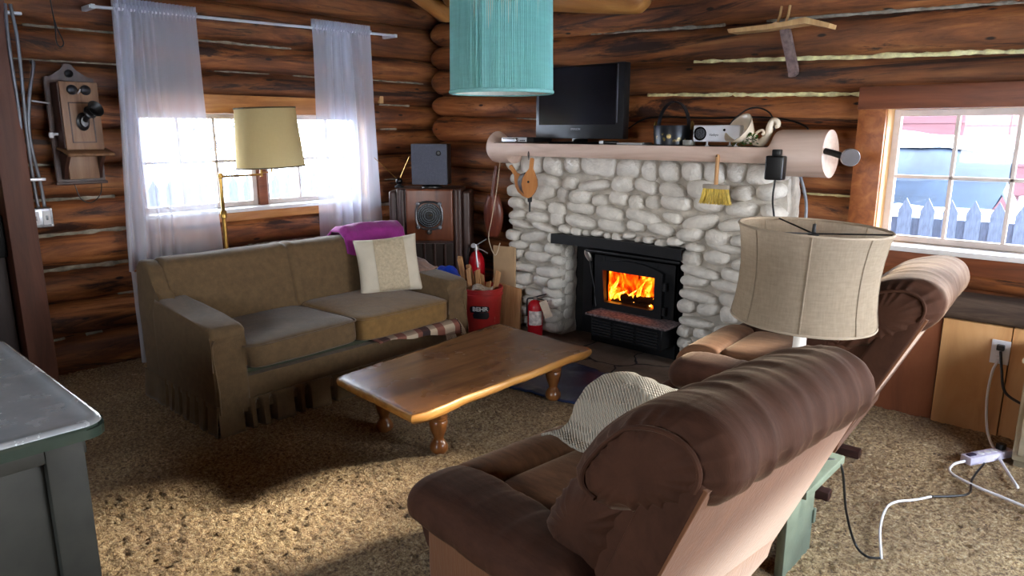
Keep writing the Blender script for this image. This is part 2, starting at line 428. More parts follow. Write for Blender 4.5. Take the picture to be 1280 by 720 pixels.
chink('trim_4', 'x', -1.44, -1.18, ZBL[6], ZBR[6], fy, .012, M_foam, 8, eB, -.4)
chink('trim_4', 'x', -1.9, -1.18, ZBL[8], ZBR[8], fy, .008, M_foam, 4, eB, .0)
# dust-lined foam beside the post
bm = BM(); tube(bm, [(-4.515, 1.065+.008*noise.noise(Vector((z*9, 0, 0))), z) for z in np.linspace(.06, .92, 60)], [max(.002, .012*(noise.noise(Vector((z*14, 3, 0)))+.35)) for z in np.linspace(.06, .92, 60)], 6)
struct(obj('trim_5', bm, M_foam))

# ------------------------------------------------------------------ windows (local x along the wall, y outward, z up)
def window(name, loc, rz, x0, x1, z0, z1, sashes, panes, case, header, apron, depth, gd, m_case, m_head, m_sash, rows=2):
    root = bpy.data.objects.new(name, None); COL.objects.link(root); root.location = loc; root.rotation_euler = (0, 0, math.radians(rz)); struct(root)
    bm = BM()                                                              # jambs lining the hole
    box(bm, (x0-.03, .0, z0-.03), (x0, depth, z1+.03)); box(bm, (x1, .0, z0-.03), (x1+.03, depth, z1+.03)); box(bm, (x0-.03, .0, z1), (x1+.03, depth, z1+.03))
    obj('jamb', bm, M_pine, root, smooth=False)
    bm = BM(); box(bm, (x0-case, -.025, z0-apron-.0), (x0-.004, .02, z1+.005), bev=.004); obj('casing', bm, m_case, root)
    bm = BM(); box(bm, (x1+.004, -.025, z0-apron-.0), (x1+case, .02, z1+.005), bev=.004); obj('casing', bm, m_case, root)
    bm = BM(); box(bm, (x0-case-.004, -.032, z1), (x1+case+.004, .02, z1+header), bev=.004); obj('header', bm, m_head, root)
    bm = BM(); box(bm, (x0-case*.5, -.02, z0-apron), (x1+case*.5, .02, z0-.024), bev=.003); obj('apron', bm, m_head, root)
    bm = BM(); box(bm, (x0-.03, -.05, z0-.026), (x1+.03, depth, z0), bev=.006); obj('sill', bm, M_sill, root)
    for (a, b) in sashes:
        f = BM(); s = .032
        for lo, hi in (((a, gd-.02, z0), (a+s, gd+.02, z1)), ((b-s, gd-.02, z0), (b, gd+.02, z1)), ((a+.01, gd-.018, z0+.001), (b-.01, gd+.018, z0+s)), ((a+.01, gd-.018, z1-s), (b-.01, gd+.018, z1-.001))):
            box(f, lo, hi, bev=.003, seg=1)
        fo = obj('sash', f, m_sash, root)
        for k in range(1, panes):
            x = a+s+(b-a-2*s)*k/panes; q = BM(); box(q, (x-.008, gd-.014, z0+s), (x+.008, gd+.014, z1-s), bev=.002, seg=1); obj('muntin', q, m_sash, fo)
        for k in range(1, rows):
            z = z0+s+(z1-z0-2*s)*k/rows; q = BM(); box(q, (a+s, gd-.014, z-.008), (b-s, gd+.014, z+.008), bev=.002, seg=1); obj('muntin', q, m_sash, fo)
        q = BM(); box(q, (a+s-.005, gd-.002, z0+s-.005), (b-s+.005, gd+.002, z1-s+.005)); obj('glass', q, M_glass, fo, smooth=False)
    return root
# glass measured on the photograph: left window sashes y 1.69-2.41 and 2.47-3.2 ; right window from x=-1.03
w1 = window('window_1', (-4.53, 0, 0), 90, 1.66, 3.27, .90, 1.505, [(1.66, 2.42), (2.48, 3.27)], 3, .06, .115, .085, .16, .10, M_case, M_amber, M_sash)
bm = BM(); box(bm, (2.42, .05, .9), (2.48, .14, 1.505), bev=.004); obj('centre_post', bm, M_casex, w1)
w2 = window('window_2', (0, 3.815, 0), 0, -1.055, 1.30, .855, 1.50, [(-1.056, -.02), (.01, 1.30)], 4, .13, .105, .11, .23, .12, M_case, M_casex, M_sash)
window('window_3', (1.62, 0, 0), -90, -3.5, -1.1, .55, 1.80, [(-3.5, -2.33), (-2.27, -1.1)], 3, .1, .1, .1, .1, .06, M_case, M_casex, M_sash)
window('fill_window', (0, -1.8, 0), 180, .5, 1.9, 1.0, 1.9, [(.5, 1.9)], 3, .1, .1, .1, .1, .06, M_case, M_casex, M_sash)  # unseen window added behind the camera for soft fill
def portal(loc, rot, sx, sy):
    l = bpy.data.lights.new('window_portal', 'AREA'); l.shape = 'RECTANGLE'; l.size = sx; l.size_y = sy; l.cycles.is_portal = True
    o = bpy.data.objects.new('window_portal', l); COL.objects.link(o); o.location = loc; o.rotation_euler = tuple(math.radians(a) for a in rot)
portal((-4.74, 2.45, 1.2), (0, -90, 0), .62, 1.75)
portal((.12, 4.10, 1.18), (-90, 0, 0), 2.36, .66)
portal((1.72, 2.3, 1.175), (0, 90, 0), 1.25, 2.4)
portal((-1.2, -1.92, 1.45), (90, 0, 0), 1.4, .9)

# ------------------------------------------------------------------ post, door, panelling
bm = BM(); box(bm, (-4.58, .925, 0), (-4.42, 1.055, 2.46), bev=.006); struct(obj('trim_6', bm, M_post))
d1 = bpy.data.objects.new('door_1', None); COL.objects.link(d1); struct(d1)
bm = BM()
for k in range(5): box(bm, (-4.60, .925-.165*(k+1), .02), (-4.545, .925-.165*k-.004, 2.1), bev=.005, seg=1)
obj('door_panel', bm, M_door, d1)
bm = BM(); box(bm, (-4.545, .30, 1.07), (-4.525, .92, 1.115), bev=.004); obj('door_bar', bm, M_foam, d1)
bm = BM(); box(bm, (-4.545, .62, .74), (-4.50, .922, .965), bev=.01); tube(bm, [(-4.50, .80, .93), (-4.48, .82, .93), (-4.48, .87, .90), (-4.50, .88, .88)], .008, 8)
obj('door_lock', bm, plain('black_iron', (22, 21, 22), .5, .6), d1)
bm = BM(); box(bm, (-1.42, 3.775, 0), (-.705, 3.80, .535)); struct(obj('trim_7', bm, M_ply2))
bm = BM(); box(bm, (-.70, 3.765, 0), (-.43, 3.80, .535)); struct(obj('trim_8', bm, M_ply))
bm = BM(); box(bm, (-.425, 3.77, 0), (1.6, 3.80, .535)); struct(obj('trim_9', bm, M_ply))
bm = BM()
def rail(u, v):
    x = -1.43+3.1*u; th = 2*PI*v; s = 1+.05*noise.noise(Vector((x*5, math.cos(th)*2, math.sin(th)*2)))
    return Vector((x, 3.845+.085*s*math.copysign(abs(math.cos(th))**.6, math.cos(th)), .592+.062*s*math.copysign(abs(math.sin(th))**.6, math.sin(th))))
surf(bm, rail, 60, 20, cv=True, cap=True); struct(obj('trim_10', bm, wood('sooty_rail', (46, 34, 28), (70, 54, 44), (104, 86, 70), (1, 9, 9), 2, .8, .3), ang=180))

# ------------------------------------------------------------------ outdoors
M_snow = plain('snow', (236, 240, 246), .8, var=.03, scale=3, bump=.2, bscale=8)
bm = BM()
def snow(u, v):
    x = -40+80*u; y = -40+80*v; return Vector((x, y, -.35+.10*noise.noise(Vector((x*.4, y*.4, 0)))))
surf(bm, snow, 90, 90); struct(obj('ground', bm, M_snow, ang=180))
M_fence = plain('weathered_fence', (62, 71, 86), .8, var=.15, scale=14, stretch=(6, 6, 1))
def picket_mesh(h, wd=.095, t=.02):
    bm = BM(); prism(bm, [(-wd/2, 0), (wd/2, 0), (wd/2, h-.09), (0, h), (-wd/2, h-.09)], -t/2, t/2, RX(90)); return bm
def fence(label, loc, rz, xs, h, rail_z, group):
    f = thing('picket_fence', label, 'fence', loc, rz); first = None
    for x in xs:
        if first is None: first = obj('picket', picket_mesh(h), M_fence, f, smooth=False); o = first
        else: o = first.copy(); COL.objects.link(o)
        o.location = (x, 0, 0)
    for z0, z1 in rail_z:
        bm = BM(); box(bm, (min(xs)-.15, .012, z0), (max(xs)+.15, .05, z1), bev=.004); obj('fence_rail', bm, M_fence, f)
    return f
fence('weathered picket fence with pointed tops in front of the tarped boat', (-1.62, 6.02, -.35), 6, [k*.148 for k in range(15)], 1.25, [(.78, 1.10), (.2, .36)], 'f')
fence('snowy picket fence outside the curtained window', (-7.0, 1.4, -.35), 90, [k*.155 for k in range(26)], 1.30, [(.86, 1.0), (.2, .34)], 'f')
def loop_at(P, t):
    """closed Catmull-Rom through 2-D points, t in 0..1"""
    n = len(P); x = (t % 1.0)*n; i = int(x); f = x-i
    p0, p1, p2, p3 = (P[(i+k-1) % n] for k in range(4))
    return [.5*(2*p1[k]+(p2[k]-p0[k])*f+(2*p0[k]-5*p1[k]+4*p2[k]-p3[k])*f*f+(3*p1[k]-p0[k]-3*p2[k]+p3[k])*f**3) for k in (0, 1)]
def padded(bm, P, y0, y1, nu=60, nv=64, rnd_=.06, wr=None, pinch=1.0):
    """cushion: closed x-z profile P swept along y, ends rounded over rnd_; wr(y,v)->outward offset"""
    cx = sum(p[0] for p in P)/len(P); cz = sum(p[1] for p in P)/len(P)
    ym, hw = (y0+y1)/2, (y1-y0)/2
    def f(u, v):
        s = -1+2*u; s = math.sin(s*PI/2); y = ym+hw*s
        d = max(0, (abs(s)*hw-(hw-rnd_))/rnd_); k = 1-pinch*(1-math.sqrt(max(0, 1-d*d)))
        x, z = loop_at(P, v); o = wr(y, v, d) if wr else 0
        l = math.hypot(x-cx, z-cz); k2 = k*(1+o/max(l, .02))
        kk = max(k2, .02)
        return Vector((cx+(x-cx)*kk, y, cz+(z-cz)*kk))
    surf(bm, f, nu, nv, cv=True, cap=True)

# ------------------------------------------------------------------ sofa
M_sofa = fabric('olive_tweed', (104, 82, 54), var=.22, scale=26, weave=260, bump=.5, sheen=.25)
M_sofac = fabric('lit_olive_tweed', (132, 100, 54), var=.2, scale=28, weave=260, bump=.5, sheen=.25)  # olive tweed painted lighter and yellower for the light on one cushion
M_dark = plain('slot_shade_dark', (34, 32, 28), .9)  # dark tone standing for shade behind the skirt slots
M_deck = fabric('green_ticking', (62, 66, 48), var=.2)
L = 1.58
sofa = thing('sofa', 'olive tweed sofa bed with rolled arms and pleated skirt below the curtained window', 'sofa', (-3.04, 1.32, 0))
bm = BM(); box(bm, (-.82, .03, .10), (-.015, L-.03, .275), bev=.012); obj('base', bm, M_sofa, sofa)
bm = BM(); box(bm, (-.78, .08, .27), (-.06, L-.08, .30), bev=.01); obj('deck', bm, M_deck, sofa)
bm = BM(); box(bm, (-.79, .05, .03), (-.045, L-.05, .12)); obj('slot_shade_box', bm, M_dark, sofa, smooth=False)  # added dark box so the pleat slots read as shaded
# skirt with open kick pleats
bm = BM()
def skirt(p0, p1, nrm, slots):
    p0, p1, nrm = Vector(p0), Vector(p1), Vector(nrm); Ln = (p1-p0).length
    def f(u, v):
        s = u*Ln; off = .012*v + .004*math.sin(s*38)*v
        for c in slots:
            k = abs(s-c)/.017
            if k < 1: off -= .055*(1-k*k)*min(1, v*1.8)
        return p0+(p1-p0)*u+nrm*off+Vector((0, 0, .17-.148*v))
    g = surf(bm, f, int(Ln/.005), 8); N = len(g)
    cut = []
    for i in range(N-1):
        s = (i+.5)/(N-1)*Ln
        if min(abs(s-c) for c in slots) < .0065:
            for j in range(1, 8): cut += [fc for fc in g[i][j].link_faces if g[i+1][j+1] in fc.verts]
    bmesh.ops.delete(bm, geom=list(set(cut)), context='FACES')
skirt((0.002, .0, 0), (0.002, L, 0), (1, 0, 0), [.14, .20, .27, .40, .46, .61, .78, .86, 1.02, 1.2, 1.4])
skirt((-.83, -.002, 0), (0.0, -.002, 0), (0, -1, 0), [.28, .36, .44, .53, .62, .72])
skirt((-.0, L+.002, 0), (-.83, L+.002, 0), (0, 1, 0), [.2, .4, .6])
sk = obj('skirt', bm, M_sofa, sofa, ang=60)
mo = sk.modifiers.new('t', 'SOLIDIFY'); mo.thickness = .006
arm = [(0.004, .13), (0.006, .24), (-.012, .33), (-.03, .40), (-.028, .45), (.004, .485), (.002, .518), (-.03, .535), (-.2, .545), (-.45, .56), (-.62, .58), (-.66, .50), (-.66, .13)]
wing = [(-.52, .50), (-.585, .575), (-.615, .66), (-.66, .725), (-.72, .755), (-.79, .752), (-.835, .72), (-.842, .5), (-.842, .13), (-.56, .13)]
def slab(poly, y0, y1, bev):
    bm = BM(); lo = [bm.verts.new((x, y0, z)) for x, z in poly]; hi = [bm.verts.new((x, y1, z)) for x, z in poly]; n = len(poly)
    bm.faces.new(lo); bm.faces.new(hi[::-1])
    for i in range(n): bm.faces.new((lo[i], hi[i], hi[(i+1) % n], lo[(i+1) % n]))
    es = [e for e in bm.edges if abs(e.verts[0].co.y-e.verts[1].co.y) < 1e-6]
    bmesh.ops.bevel(bm, geom=es, offset=bev, segments=4, profile=.5, affect='EDGES'); return bm
for s, (a, b, c, d) in (('n', (0.0, .165, .008, .085)), ('f', (L-.15, L, L-.085, L-.008))):
    ao = obj('arm', slab(arm, a, b, .022), M_sofa, sofa, ang=60)
    bm = BM(); y = a if s == 'n' else b; tube(bm, [(x+.002, y+(.012 if s == 'n' else -.012), z) for x, z in arm[:6]], .005, 6); obj('piping', bm, M_sofa, ao)
    obj('wing', slab(wing, c, d, .022), M_sofa, sofa, ang=60)
bk = [(-.55, .30), (-.565, .42), (-.60, .58), (-.635, .70), (-.66, .745), (-.71, .762), (-.78, .755), (-.83, .715), (-.84, .6), (-.84, .3), (-.84, .14), (-.7, .14), (-.56, .16)]
bm = BM()
def bw(y, v, d):
    o = -.014*math.exp(-((y-.78)/.010)**2)+.006*math.exp(-((abs(y-.78)-.03)/.02)**2)
    return o + .004*noise.noise(Vector((y*5, v*9, 0)))
padded(bm, bk, .07, L-.07, 170, 60, .03, bw, .35); obj('back', bm, M_sofa, sofa, ang=180)
def cushion(x0, x1, y0, y1, z0, z1, seed, e=.2):
    bm = BM(); c = ((x0+x1)/2, (y0+y1)/2, (z0+z1)/2); r = ((x1-x0)/2, (y1-y0)/2, (z1-z0)/2)
    def crown(p):
        q = max(0, 1-((p.x-c[0])/r[0])**2)*max(0, 1-((p.y-c[1])/r[1])**2)
        return .016*q*(1 if abs(p.z-c[2]) > r[2]*.5 else .2) + .004*noise.noise(Vector((p.x*9+seed, p.y*9, p.z*9)))
    blob(bm, c, r, e, 72, 30, None, crown)
    return bm, c, r
def piping(c, r, dz, m, parent):
    bm = BM(); pts = []
    for k in range(61):
        a = 2*PI*k/60; sg = lambda w: math.copysign(abs(w)**.22, w)
        pts.append((c[0]+(r[0]+.002)*sg(math.cos(a)), c[1]+(r[1]+.002)*sg(math.sin(a)), c[2]+dz))
    tube(bm, pts, .0045, 6); return obj('piping', bm, m, parent)
bm, c, r = cushion(-.60, .025, .785, 1.425, .298, .435, 3)
cu = obj('seat_cushion', bm, M_sofac, sofa, ang=180); piping(c, r, .052, M_sofac, cu)
bm, c, r = cushion(-.60, .055, .165, .78, .305, .435, 8, .24)
cu = obj('seat_cushion', bm, M_sofa, sofa, ang=180); cu.rotation_euler = (math.radians(1.5), math.radians(-2.5), math.radians(-1)); cu.location = (.0, .0, -.005); piping(c, r, .05, M_sofa, cu)

# cream cushion, purple blanket, plaid throw, cloth on the far arm
M_cream = fabric('cream_cotton', (214, 204, 184), var=.06, scale=10, weave=200, bump=.3)
M_tuft = fabric('tufted_cream', (196, 180, 152), var=.2, scale=60, weave=110, bump=1.0)
pw = thing('throw_pillow', 'cream square pillow with tufted centre band leaning on the sofa back', 'pillow', (-3.385, 2.60, .432), 0)
PM = RZ(-34) @ RY(-20) @ RX(5)
def pillow(u0, u1, grow, nu):
    bm = BM(); h = .192
    for side in (-1, 1):
        def f(u, v):
            a = (u0+(u1-u0)*u)*2-1; b = v*2-1
            k = (max(0, 1-abs(a)**2.6)*max(0, 1-abs(b)**2.6))**.42
            pin = 1-.07*(1-abs(a)**2)*abs(b)**6; pin2 = 1-.07*(1-abs(b)**2)*abs(a)**6
            return PM @ Vector((side*(.07*k+grow*(k > 0))+.004*noise.noise(Vector((a*4, b*4, side))), a*h*pin2  , .178+b*h*.92*pin))
        surf(bm, f, nu, 26)
    bmesh.ops.remove_doubles(bm, verts=bm.verts[:], dist=.002); return bm
obj('cover', pillow(0, 1, 0, 40), M_cream, pw, ang=180)
obj('tufted_band', pillow(.30, .78, .005, 24), M_tuft, pw, ang=180)
M_purple = fabric('purple_fleece', (150, 44, 134), var=.2, scale=14, weave=160, bump=.6)
bm = BM()
pl_ = [(-.612, .52), (-.628, .60), (-.640, .70), (-.66, .765), (-.71, .795), (-.79, .79), (-.848, .735), (-.862, .6), (-.866, .45)]
def purp(u, v):
    y = 1.16+.46*u; k = v*(len(pl_)-1); i = min(int(k), len(pl_)-2); f = k-i
    x = pl_[i][0]*(1-f)+pl_[i+1][0]*f; z = pl_[i][1]*(1-f)+pl_[i+1][1]*f
    n_ = .014*noise.noise(Vector((y*5, v*3, 1)))+.01*math.sin(y*19+v*2)
    top = math.exp(-((v-.5)/.25)**2)
    droop = .012*max(0, 1-abs(u-.55)/.5)*top+.004*top
    return Vector((-3.04+x-n_*.4, 1.32+y, z+droop+abs(n_)*.8*top-.03*top*max(0, (.08-u)/.08)))
surf(bm, purp, 48, 40); o = obj('blanket', bm, M_purple, ang=180); m_ = o.modifiers.new('t', 'SOLIDIFY'); m_.thickness = .012; m_.offset = 1
tag(o, 'purple fleece blanket folded over the sofa back behind the cream pillow', 'blanket')
# plaid
def plaid():
    t = NT('plaid_wool'); tc = t.n('ShaderNodeTexCoord'); s = t.n('ShaderNodeSeparateXYZ'); t.set(s.inputs[0], tc.outputs['Object'])
    def bands(x, f, w): return t.math('GREATER_THAN', t.math('SINE', t.math('MULTIPLY', x, f)), w)
    col = t.mix(bands(s.outputs[1], 44, .25), lin((205, 186, 160)), lin((150, 96, 80)))
    col = t.mix(bands(s.outputs[1], 22, .82), col, lin((60, 44, 44)))
    col = t.mix(bands(s.outputs[2], 90, .5), col, t.mix(.5, col, lin((90, 58, 52))))
    t.bsdf(col, .95, 0, t.bump(t.noise(t.co(), 300, 2), .5, .003)); return t.m
M_plaid = plaid()
pt = thing('plaid_throw', 'tan and brown plaid throw with fringe tucked under the lit seat cushion', 'throw', (-3.04, 1.32, 0))
bm = BM()
def plf(u, v):
    y = .88+.60*u; drop = .01+.075*u**1.3
    x = -.10+.10*min(1, v*2); z = .298
    if v > .4: k = (v-.4)/.6; x = .010+.034*math.sin(min(1, k*2)*PI/2)+.006*math.sin(y*30)*k; z = .298-drop*k-.004*math.sin(y*24)*k
    else: x = -.10+.11*v/.4
    return Vector((x, y, z))
surf(bm, plf, 40, 14); o = obj('cloth', bm, M_plaid, pt, ang=180); m_ = o.modifiers.new('t', 'SOLIDIFY'); m_.thickness = .008
bm = BM()
for k in range(22):
    u = .80+.2*k/21; p = plf(u, 1.0) if k < 14 else plf(1.0, 1-(k-14)*.09); q = p+Vector((.004+.01*rnd.random(), .02*rnd.random() if k < 14 else .04, -.05-.03*rnd.random()))
    tube(bm, [p, (p+q)/2+Vector((.006*rnd.random(), .006*rnd.random(), 0)), q], .0022, 5)
fr_ = obj('fringe', bm, plain('fringe_wool', (196, 176, 150), .9), pt); fr_['kind'] = 'stuff'
bm = BM()
def cl(u, v): 
    x = -.62+.34*u; y = L-.19+.20*v; return Vector((-3.04+x, 1.32+y, .580-.03*u+.022*math.sin(u*9+v*3)*(1-.5*v)+.012*noise.noise(Vector((u*6, v*6, 2)))+ .012))
surf(bm, cl, 24, 14); o = obj('folded_cloth', bm, fabric('dusty_cloth', (150, 118, 104), var=.4, scale=20), ang=180); m_ = o.modifiers.new('t', 'SOLIDIFY'); m_.thickness = .012
tag(o, 'crumpled dusty pink cloth lying on the sofa arm beside the blue bag', 'cloth')

# ------------------------------------------------------------------ recliners
def velour(name, c, var=.3):
    t = NT(name); co = t.co((1, 1, 1)); st = t.co((2.0, 9, 2.0)); f = t.noise(co, 7, 6, .6); g = t.noise(st, 5, 8, .7, .4)
    c0 = lin(c); d = tuple(x*.62 for x in c0[:3])+(1,); l = tuple(min(1, x*1.5) for x in c0[:3])+(1,)
    col = t.mix(.65, t.ramp(f, [(.3, d), (.7, l)]), t.ramp(g, [(.32, d), (.68, l)]))
    t.bsdf(col, .82, 0, t.bump(t.noise(t.co((40, 400, 40)), 1.5, 3), .25, .003), **{'Sheen Weight': .22, 'Sheen Roughness': .28, 'Sheen Tint': (1, .74, .5, 1), 'Specular IOR Level': .15}); return t.m
M_vel = velour('brown_velour', (62, 38, 27))
M_vel2 = velour('sunlit_velour', (108, 75, 52))  # same brown velour, paler: sunlight on seat and front pad put into the colour
M_tan = fabric('tan_ribbed_cloth', (106, 66, 38), var=.14, scale=14, weave=140, bump=.4, stretch=(1, 1, .12), sheen=.25)
M_wal = plain('dark_walnut', (48, 28, 26), .35, var=.15, stretch=(1, 6, 6))
def gather(y, amp, f=64, seed=0): return amp*(math.sin(y*f+5*noise.noise(Vector((y*5, seed, 0))))*.25+1.3*(.35-1.5*abs(noise.noise(Vector((y*13, seed, 3)))))+.35*noise.noise(Vector((y*60, seed, 6))))
def recliner(label, loc, rz, sc=(1, 1, 1), shear=0.0, lift=0.0, reach=0.0, foot_dy=0.0, rib=1.0):
    R = thing('recliner', label, 'armchair', loc, rz, 'brown velour recliners')
    def fitv(bm):
        for v in bm.verts:
            x, y, z = v.co; x += shear*max(0, z-.45); v.co = (x*sc[0], y*sc[1], z*sc[2] if z > .1 else z*(1-(1-sc[2])*max(0, z-.03)/.07))
        return bm
    def P(name, bm, m, par=R, **k): return obj(name, fitv(bm), m, par, **k)
    # wood base
    for s in (-1, 1):
        bm = BM(); box(bm, (-.26, s*.24-.026+foot_dy, .022), (.30, s*.24+.026+foot_dy, .062), bev=.008); P('foot', bm, M_wal)
    bm = BM(); box(bm, (-.12, -.25, .062), (-.06, .25, .10), bev=.006); lathe(bm, [(.05, .06), (.05, .16), (.09, .16), (.09, .18)], 16, T(-.02, 0, 0)); P('pivot_base', bm, M_wal)
    # body
    bm = BM(); box(bm, (-.34, -.24, .14), (.22, .24, .36), bev=.015); P('body', bm, M_tan)
    for s in (-1, 1):
        poly = [(-.335, .085), (-.335, .42), (.20, .42), (.235, .30), (.20, .11), (.1, .085)]
        P('side_panel', slab(poly, s*.425-(.03 if s > 0 else 0), s*.425+(.03 if s < 0 else 0), .01), M_tan, ang=60)
        bm = BM(); box(bm, (-.345, s*.33-.09, .09), (-.30, s*.33+.09, .42), bev=.012); P('arm_front', bm, M_tan)
        # padded arm: swept along x, drooping over the front
        bm = BM()
        def armf(u, v, s=s):
            xx = -.44+.665*u; th = 2*PI*v; e = min(1, (xx+.44)/.10); k = math.sqrt(max(.04, 1-(1-e)**2)); e2 = min(1, (.225-xx)/.05); k2 = math.sqrt(max(.05, 1-(1-e2)**2))
            cy, cz = math.cos(th), math.sin(th)
            hy = .128*(.93+.07*k); hz_u, hz_d = .080, .082
            wr_ = gather(xx, .008, 46, s)*(.3+.7*max(0, -s*cy)) + .004*noise.noise(Vector((xx*8, cy*2, s+cz)))
            y = hy*math.copysign(abs(cy)**.78, cy)+wr_*cy; z = (hz_u if cz > 0 else hz_d)*math.copysign(abs(cz)**.86, cz)+wr_*cz
            return Vector((xx-.010*math.cos(th*1)*0, s*.345+y*k*k2, .430+z*k*k2+.012*(1-u)-.018*(1-e)))
        surf(bm, armf, 90, 40, cv=True, cap=True); P('arm_pad', bm, M_vel, ang=180)
    # seat, front pad and footrest
    bm = BM(); c, r = (-.06, 0, .375+lift), (.225, .24, .075+lift*.3)
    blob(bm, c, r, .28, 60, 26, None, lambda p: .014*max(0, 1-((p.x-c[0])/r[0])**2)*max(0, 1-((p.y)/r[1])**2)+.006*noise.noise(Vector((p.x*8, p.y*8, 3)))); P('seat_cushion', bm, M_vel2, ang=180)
    sp_ = [(-.265, .44), (-.31, .462), (-.37, .462), (-.425, .44), (-.462, .39), (-.468, .33), (-.45, .28), (-.40, .27), (-.33, .30), (-.27, .35)]
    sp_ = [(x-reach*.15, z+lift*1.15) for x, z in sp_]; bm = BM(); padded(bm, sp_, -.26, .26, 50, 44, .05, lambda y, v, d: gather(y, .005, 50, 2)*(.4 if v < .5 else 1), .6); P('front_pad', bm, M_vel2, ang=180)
    fp_ = [(x-reach*z*3, z*(1+lift)) for x, z in [(-.385, .30), (-.43, .30), (-.475, .26), (-.488, .18), (-.478, .10), (-.44, .07), (-.385, .07), (-.37, .18)]]
    bm = BM(); padded(bm, fp_, -.30, .30, 50, 40, .06, lambda y, v, d: gather(y, .004, 44, 4), .7); fo = P('footrest', bm, M_vel, ang=180)
    for s in (-1, 1):
        bm = BM(); box(bm, (-.455, s*.303-.008, .10), (-.40, s*.303+.008, .27), bev=.007); P('footrest_side', bm, M_tan, fo)
    # back frame and rear panel
    fr = [(.16, .22), (.265, .18), (.515, .83), (.47, .90), (.40, .84)]
    P('back_gusset', slab([(.13, .42), (.30, .40), (.50, .82), (.44, .93), (.30, .88), (.20, .76), (.13, .60)], -.335, .335, .03), M_vel, ang=60)
    P('back_frame', slab(fr, -.37, .37, .012), M_vel, ang=60)
    rp = [(.262, .205), (.272, .20), (.522, .83), (.508, .835)]
    P('rear_panel', slab(rp, -.365, .365, .003), M_tan, ang=60)
    lp = [(.20, .08), (.22, .07), (.300, .235), (.318, .33), (.300, .33), (.27, .24)]
    P('lower_flap', slab(lp, -.35, .35, .004), M_tan, ang=60)
    # lumbar cushion then the big head roll over it
    lu = [(.255, .77), (.20, .745), (.13, .69), (.075, .61), (.035, .53), (.03, .46), (.07, .40), (.17, .385), (.25, .48), (.30, .63), (.33, .72)]
    bm = BM(); padded(bm, lu, -.36, .36, 80, 120, .075, lambda y, v, d: gather(y, .005+.012*d, 52, 6)+.026*d*(.35-abs(math.sin(v*PI*17+4*noise.noise(Vector((v*7, 1, 0))))))+.004*noise.noise(Vector((y*6, v*8, 1))), .8); P('lumbar_cushion', bm, M_vel, ang=180)
    hr = [(.505, .775), (.548, .83), (.560, .89), (.530, .945), (.465, .972), (.39, .968), (.315, .94), (.255, .885), (.205, .825), (.155, .745), (.150, .685), (.195, .655), (.27, .655), (.36, .69), (.45, .74)]
    def hw_(y, v, d):
        a = (.009 if (v < .1 or v > .3) else .005)*rib+.012*d
        o = gather(y+.03*math.sin(v*12), a*(.7 if .1 < v < .45 else 1.1), 40, 8)+.019*min(1, d*1.3)**2*(.35-abs(math.sin(v*PI*19+3*noise.noise(Vector((v*9, 0, 2))))))+.005*noise.noise(Vector((y*5, v*10, 7)))
        return o
    bm = BM(); padded(bm, hr, -.385, .385, 130, 150, .085, hw_, .72); hd = P('head_roll', bm, M_vel, ang=180)
    for s in (-1, 1):                                                    # welt round the gathered side panel
        cx = sum(p[0] for p in hr)/len(hr); cz = sum(p[1] for p in hr)/len(hr); pts = []; d = .80; k0 = 1-.72*(1-math.sqrt(1-d*d))
        for k in range(49):
            x, z = loop_at(hr, .06+.68*k/48); pts.append((cx+(x-cx)*(k0+.015), s*(.385-.085*(1-d)+.002), cz+(z-cz)*(k0+.015)))
        bm = BM(); tube(bm, pts, .0065, 7); P('welt', bm, M_vel, hd)
    return R
FR = recliner('brown velour recliner nearest the viewer with a pale knit throw over its arm', (-1.015, 1.525, 0), -5.5, (.965, .965, .898), 0.0, .015, .16)
RR = recliner('brown velour recliner beside the stone fireplace under the window', (-1.09, 2.98, 0), 4.0, (.935, .95, .925), .105, .055, .09, -.14, .45)

# knit throw over the arm of the near recliner
def waffle(name, c):
    t = NT(name); tc = t.co((560, 560, 560)); s = t.n('ShaderNodeSeparateXYZ'); t.set(s.inputs[0], tc)
    h = t.math('MULTIPLY', t.math('SINE', t.math('ADD', s.outputs[0], s.outputs[2])), t.math('SINE', t.math('SUBTRACT', s.outputs[1], s.outputs[2])))
    col = t.mix(t.math('MULTIPLY_ADD', h, .35), lin(tuple(x*.66 for x in c)), lin(c)); col.node.inputs[0].links[0].from_node.inputs[2].default_value = .62
    t.bsdf(col, .95, 0, t.bump(h, .7, .006)); return t.m
M_knit = waffle('waffle_knit', (206, 194, 174))
bm = BM()
ty = [(-.145, .462), (-.10, .470), (-.06, .50), (-.02, .565), (.05, .605), (.12, .615), (.19, .60), (.235, .55), (.245, .47), (.25, .38)]
def thr(u, v):
    k = v*(len(ty)-1); i = min(int(k), len(ty)-2); f = k-i; f = f*f*(3-2*f)*.5+f*.5
    y = ty[i][0]*(1-f)+ty[i+1][0]*f; z = ty[i][1]*(1-f)+ty[i+1][1]*f
    x = -.385+.40*u; e = min(1, (u+.0)/.22); k2 = math.sqrt(max(0, 1-(1-e)**2)); z = .43+(z-.43)*(.62+.38*k2) if z > .43 else z
    bulge = .030*math.sin(PI*min(1, max(0, u)))*math.exp(-((v-.5)/.28)**2)
    fold = .010*math.sin(u*11+v*6)+.012*noise.noise(Vector((u*4, v*4, 5)))+.006*noise.noise(Vector((u*11, v*11, 1)))
    return Vector((x+.03*math.sin(v*5)+.02*(1-u)*math.sin(v*9), 1.43+.335+y-.115+fold*.3, z+bulge+fold*.7+.006))
def thr2(u, v):
    p = thr(u, v); q = RZ(-5.5) @ Vector((p.x*.965, (p.y-1.43)*.965, 0)); return Vector((q.x-1.015, q.y+1.525, p.z*.93+.012))
surf(bm, thr2, 60, 60); o = obj('throw_blanket', bm, M_knit, ang=180); m_ = o.modifiers.new('t', 'SOLIDIFY'); m_.thickness = .008; m_.offset = 1
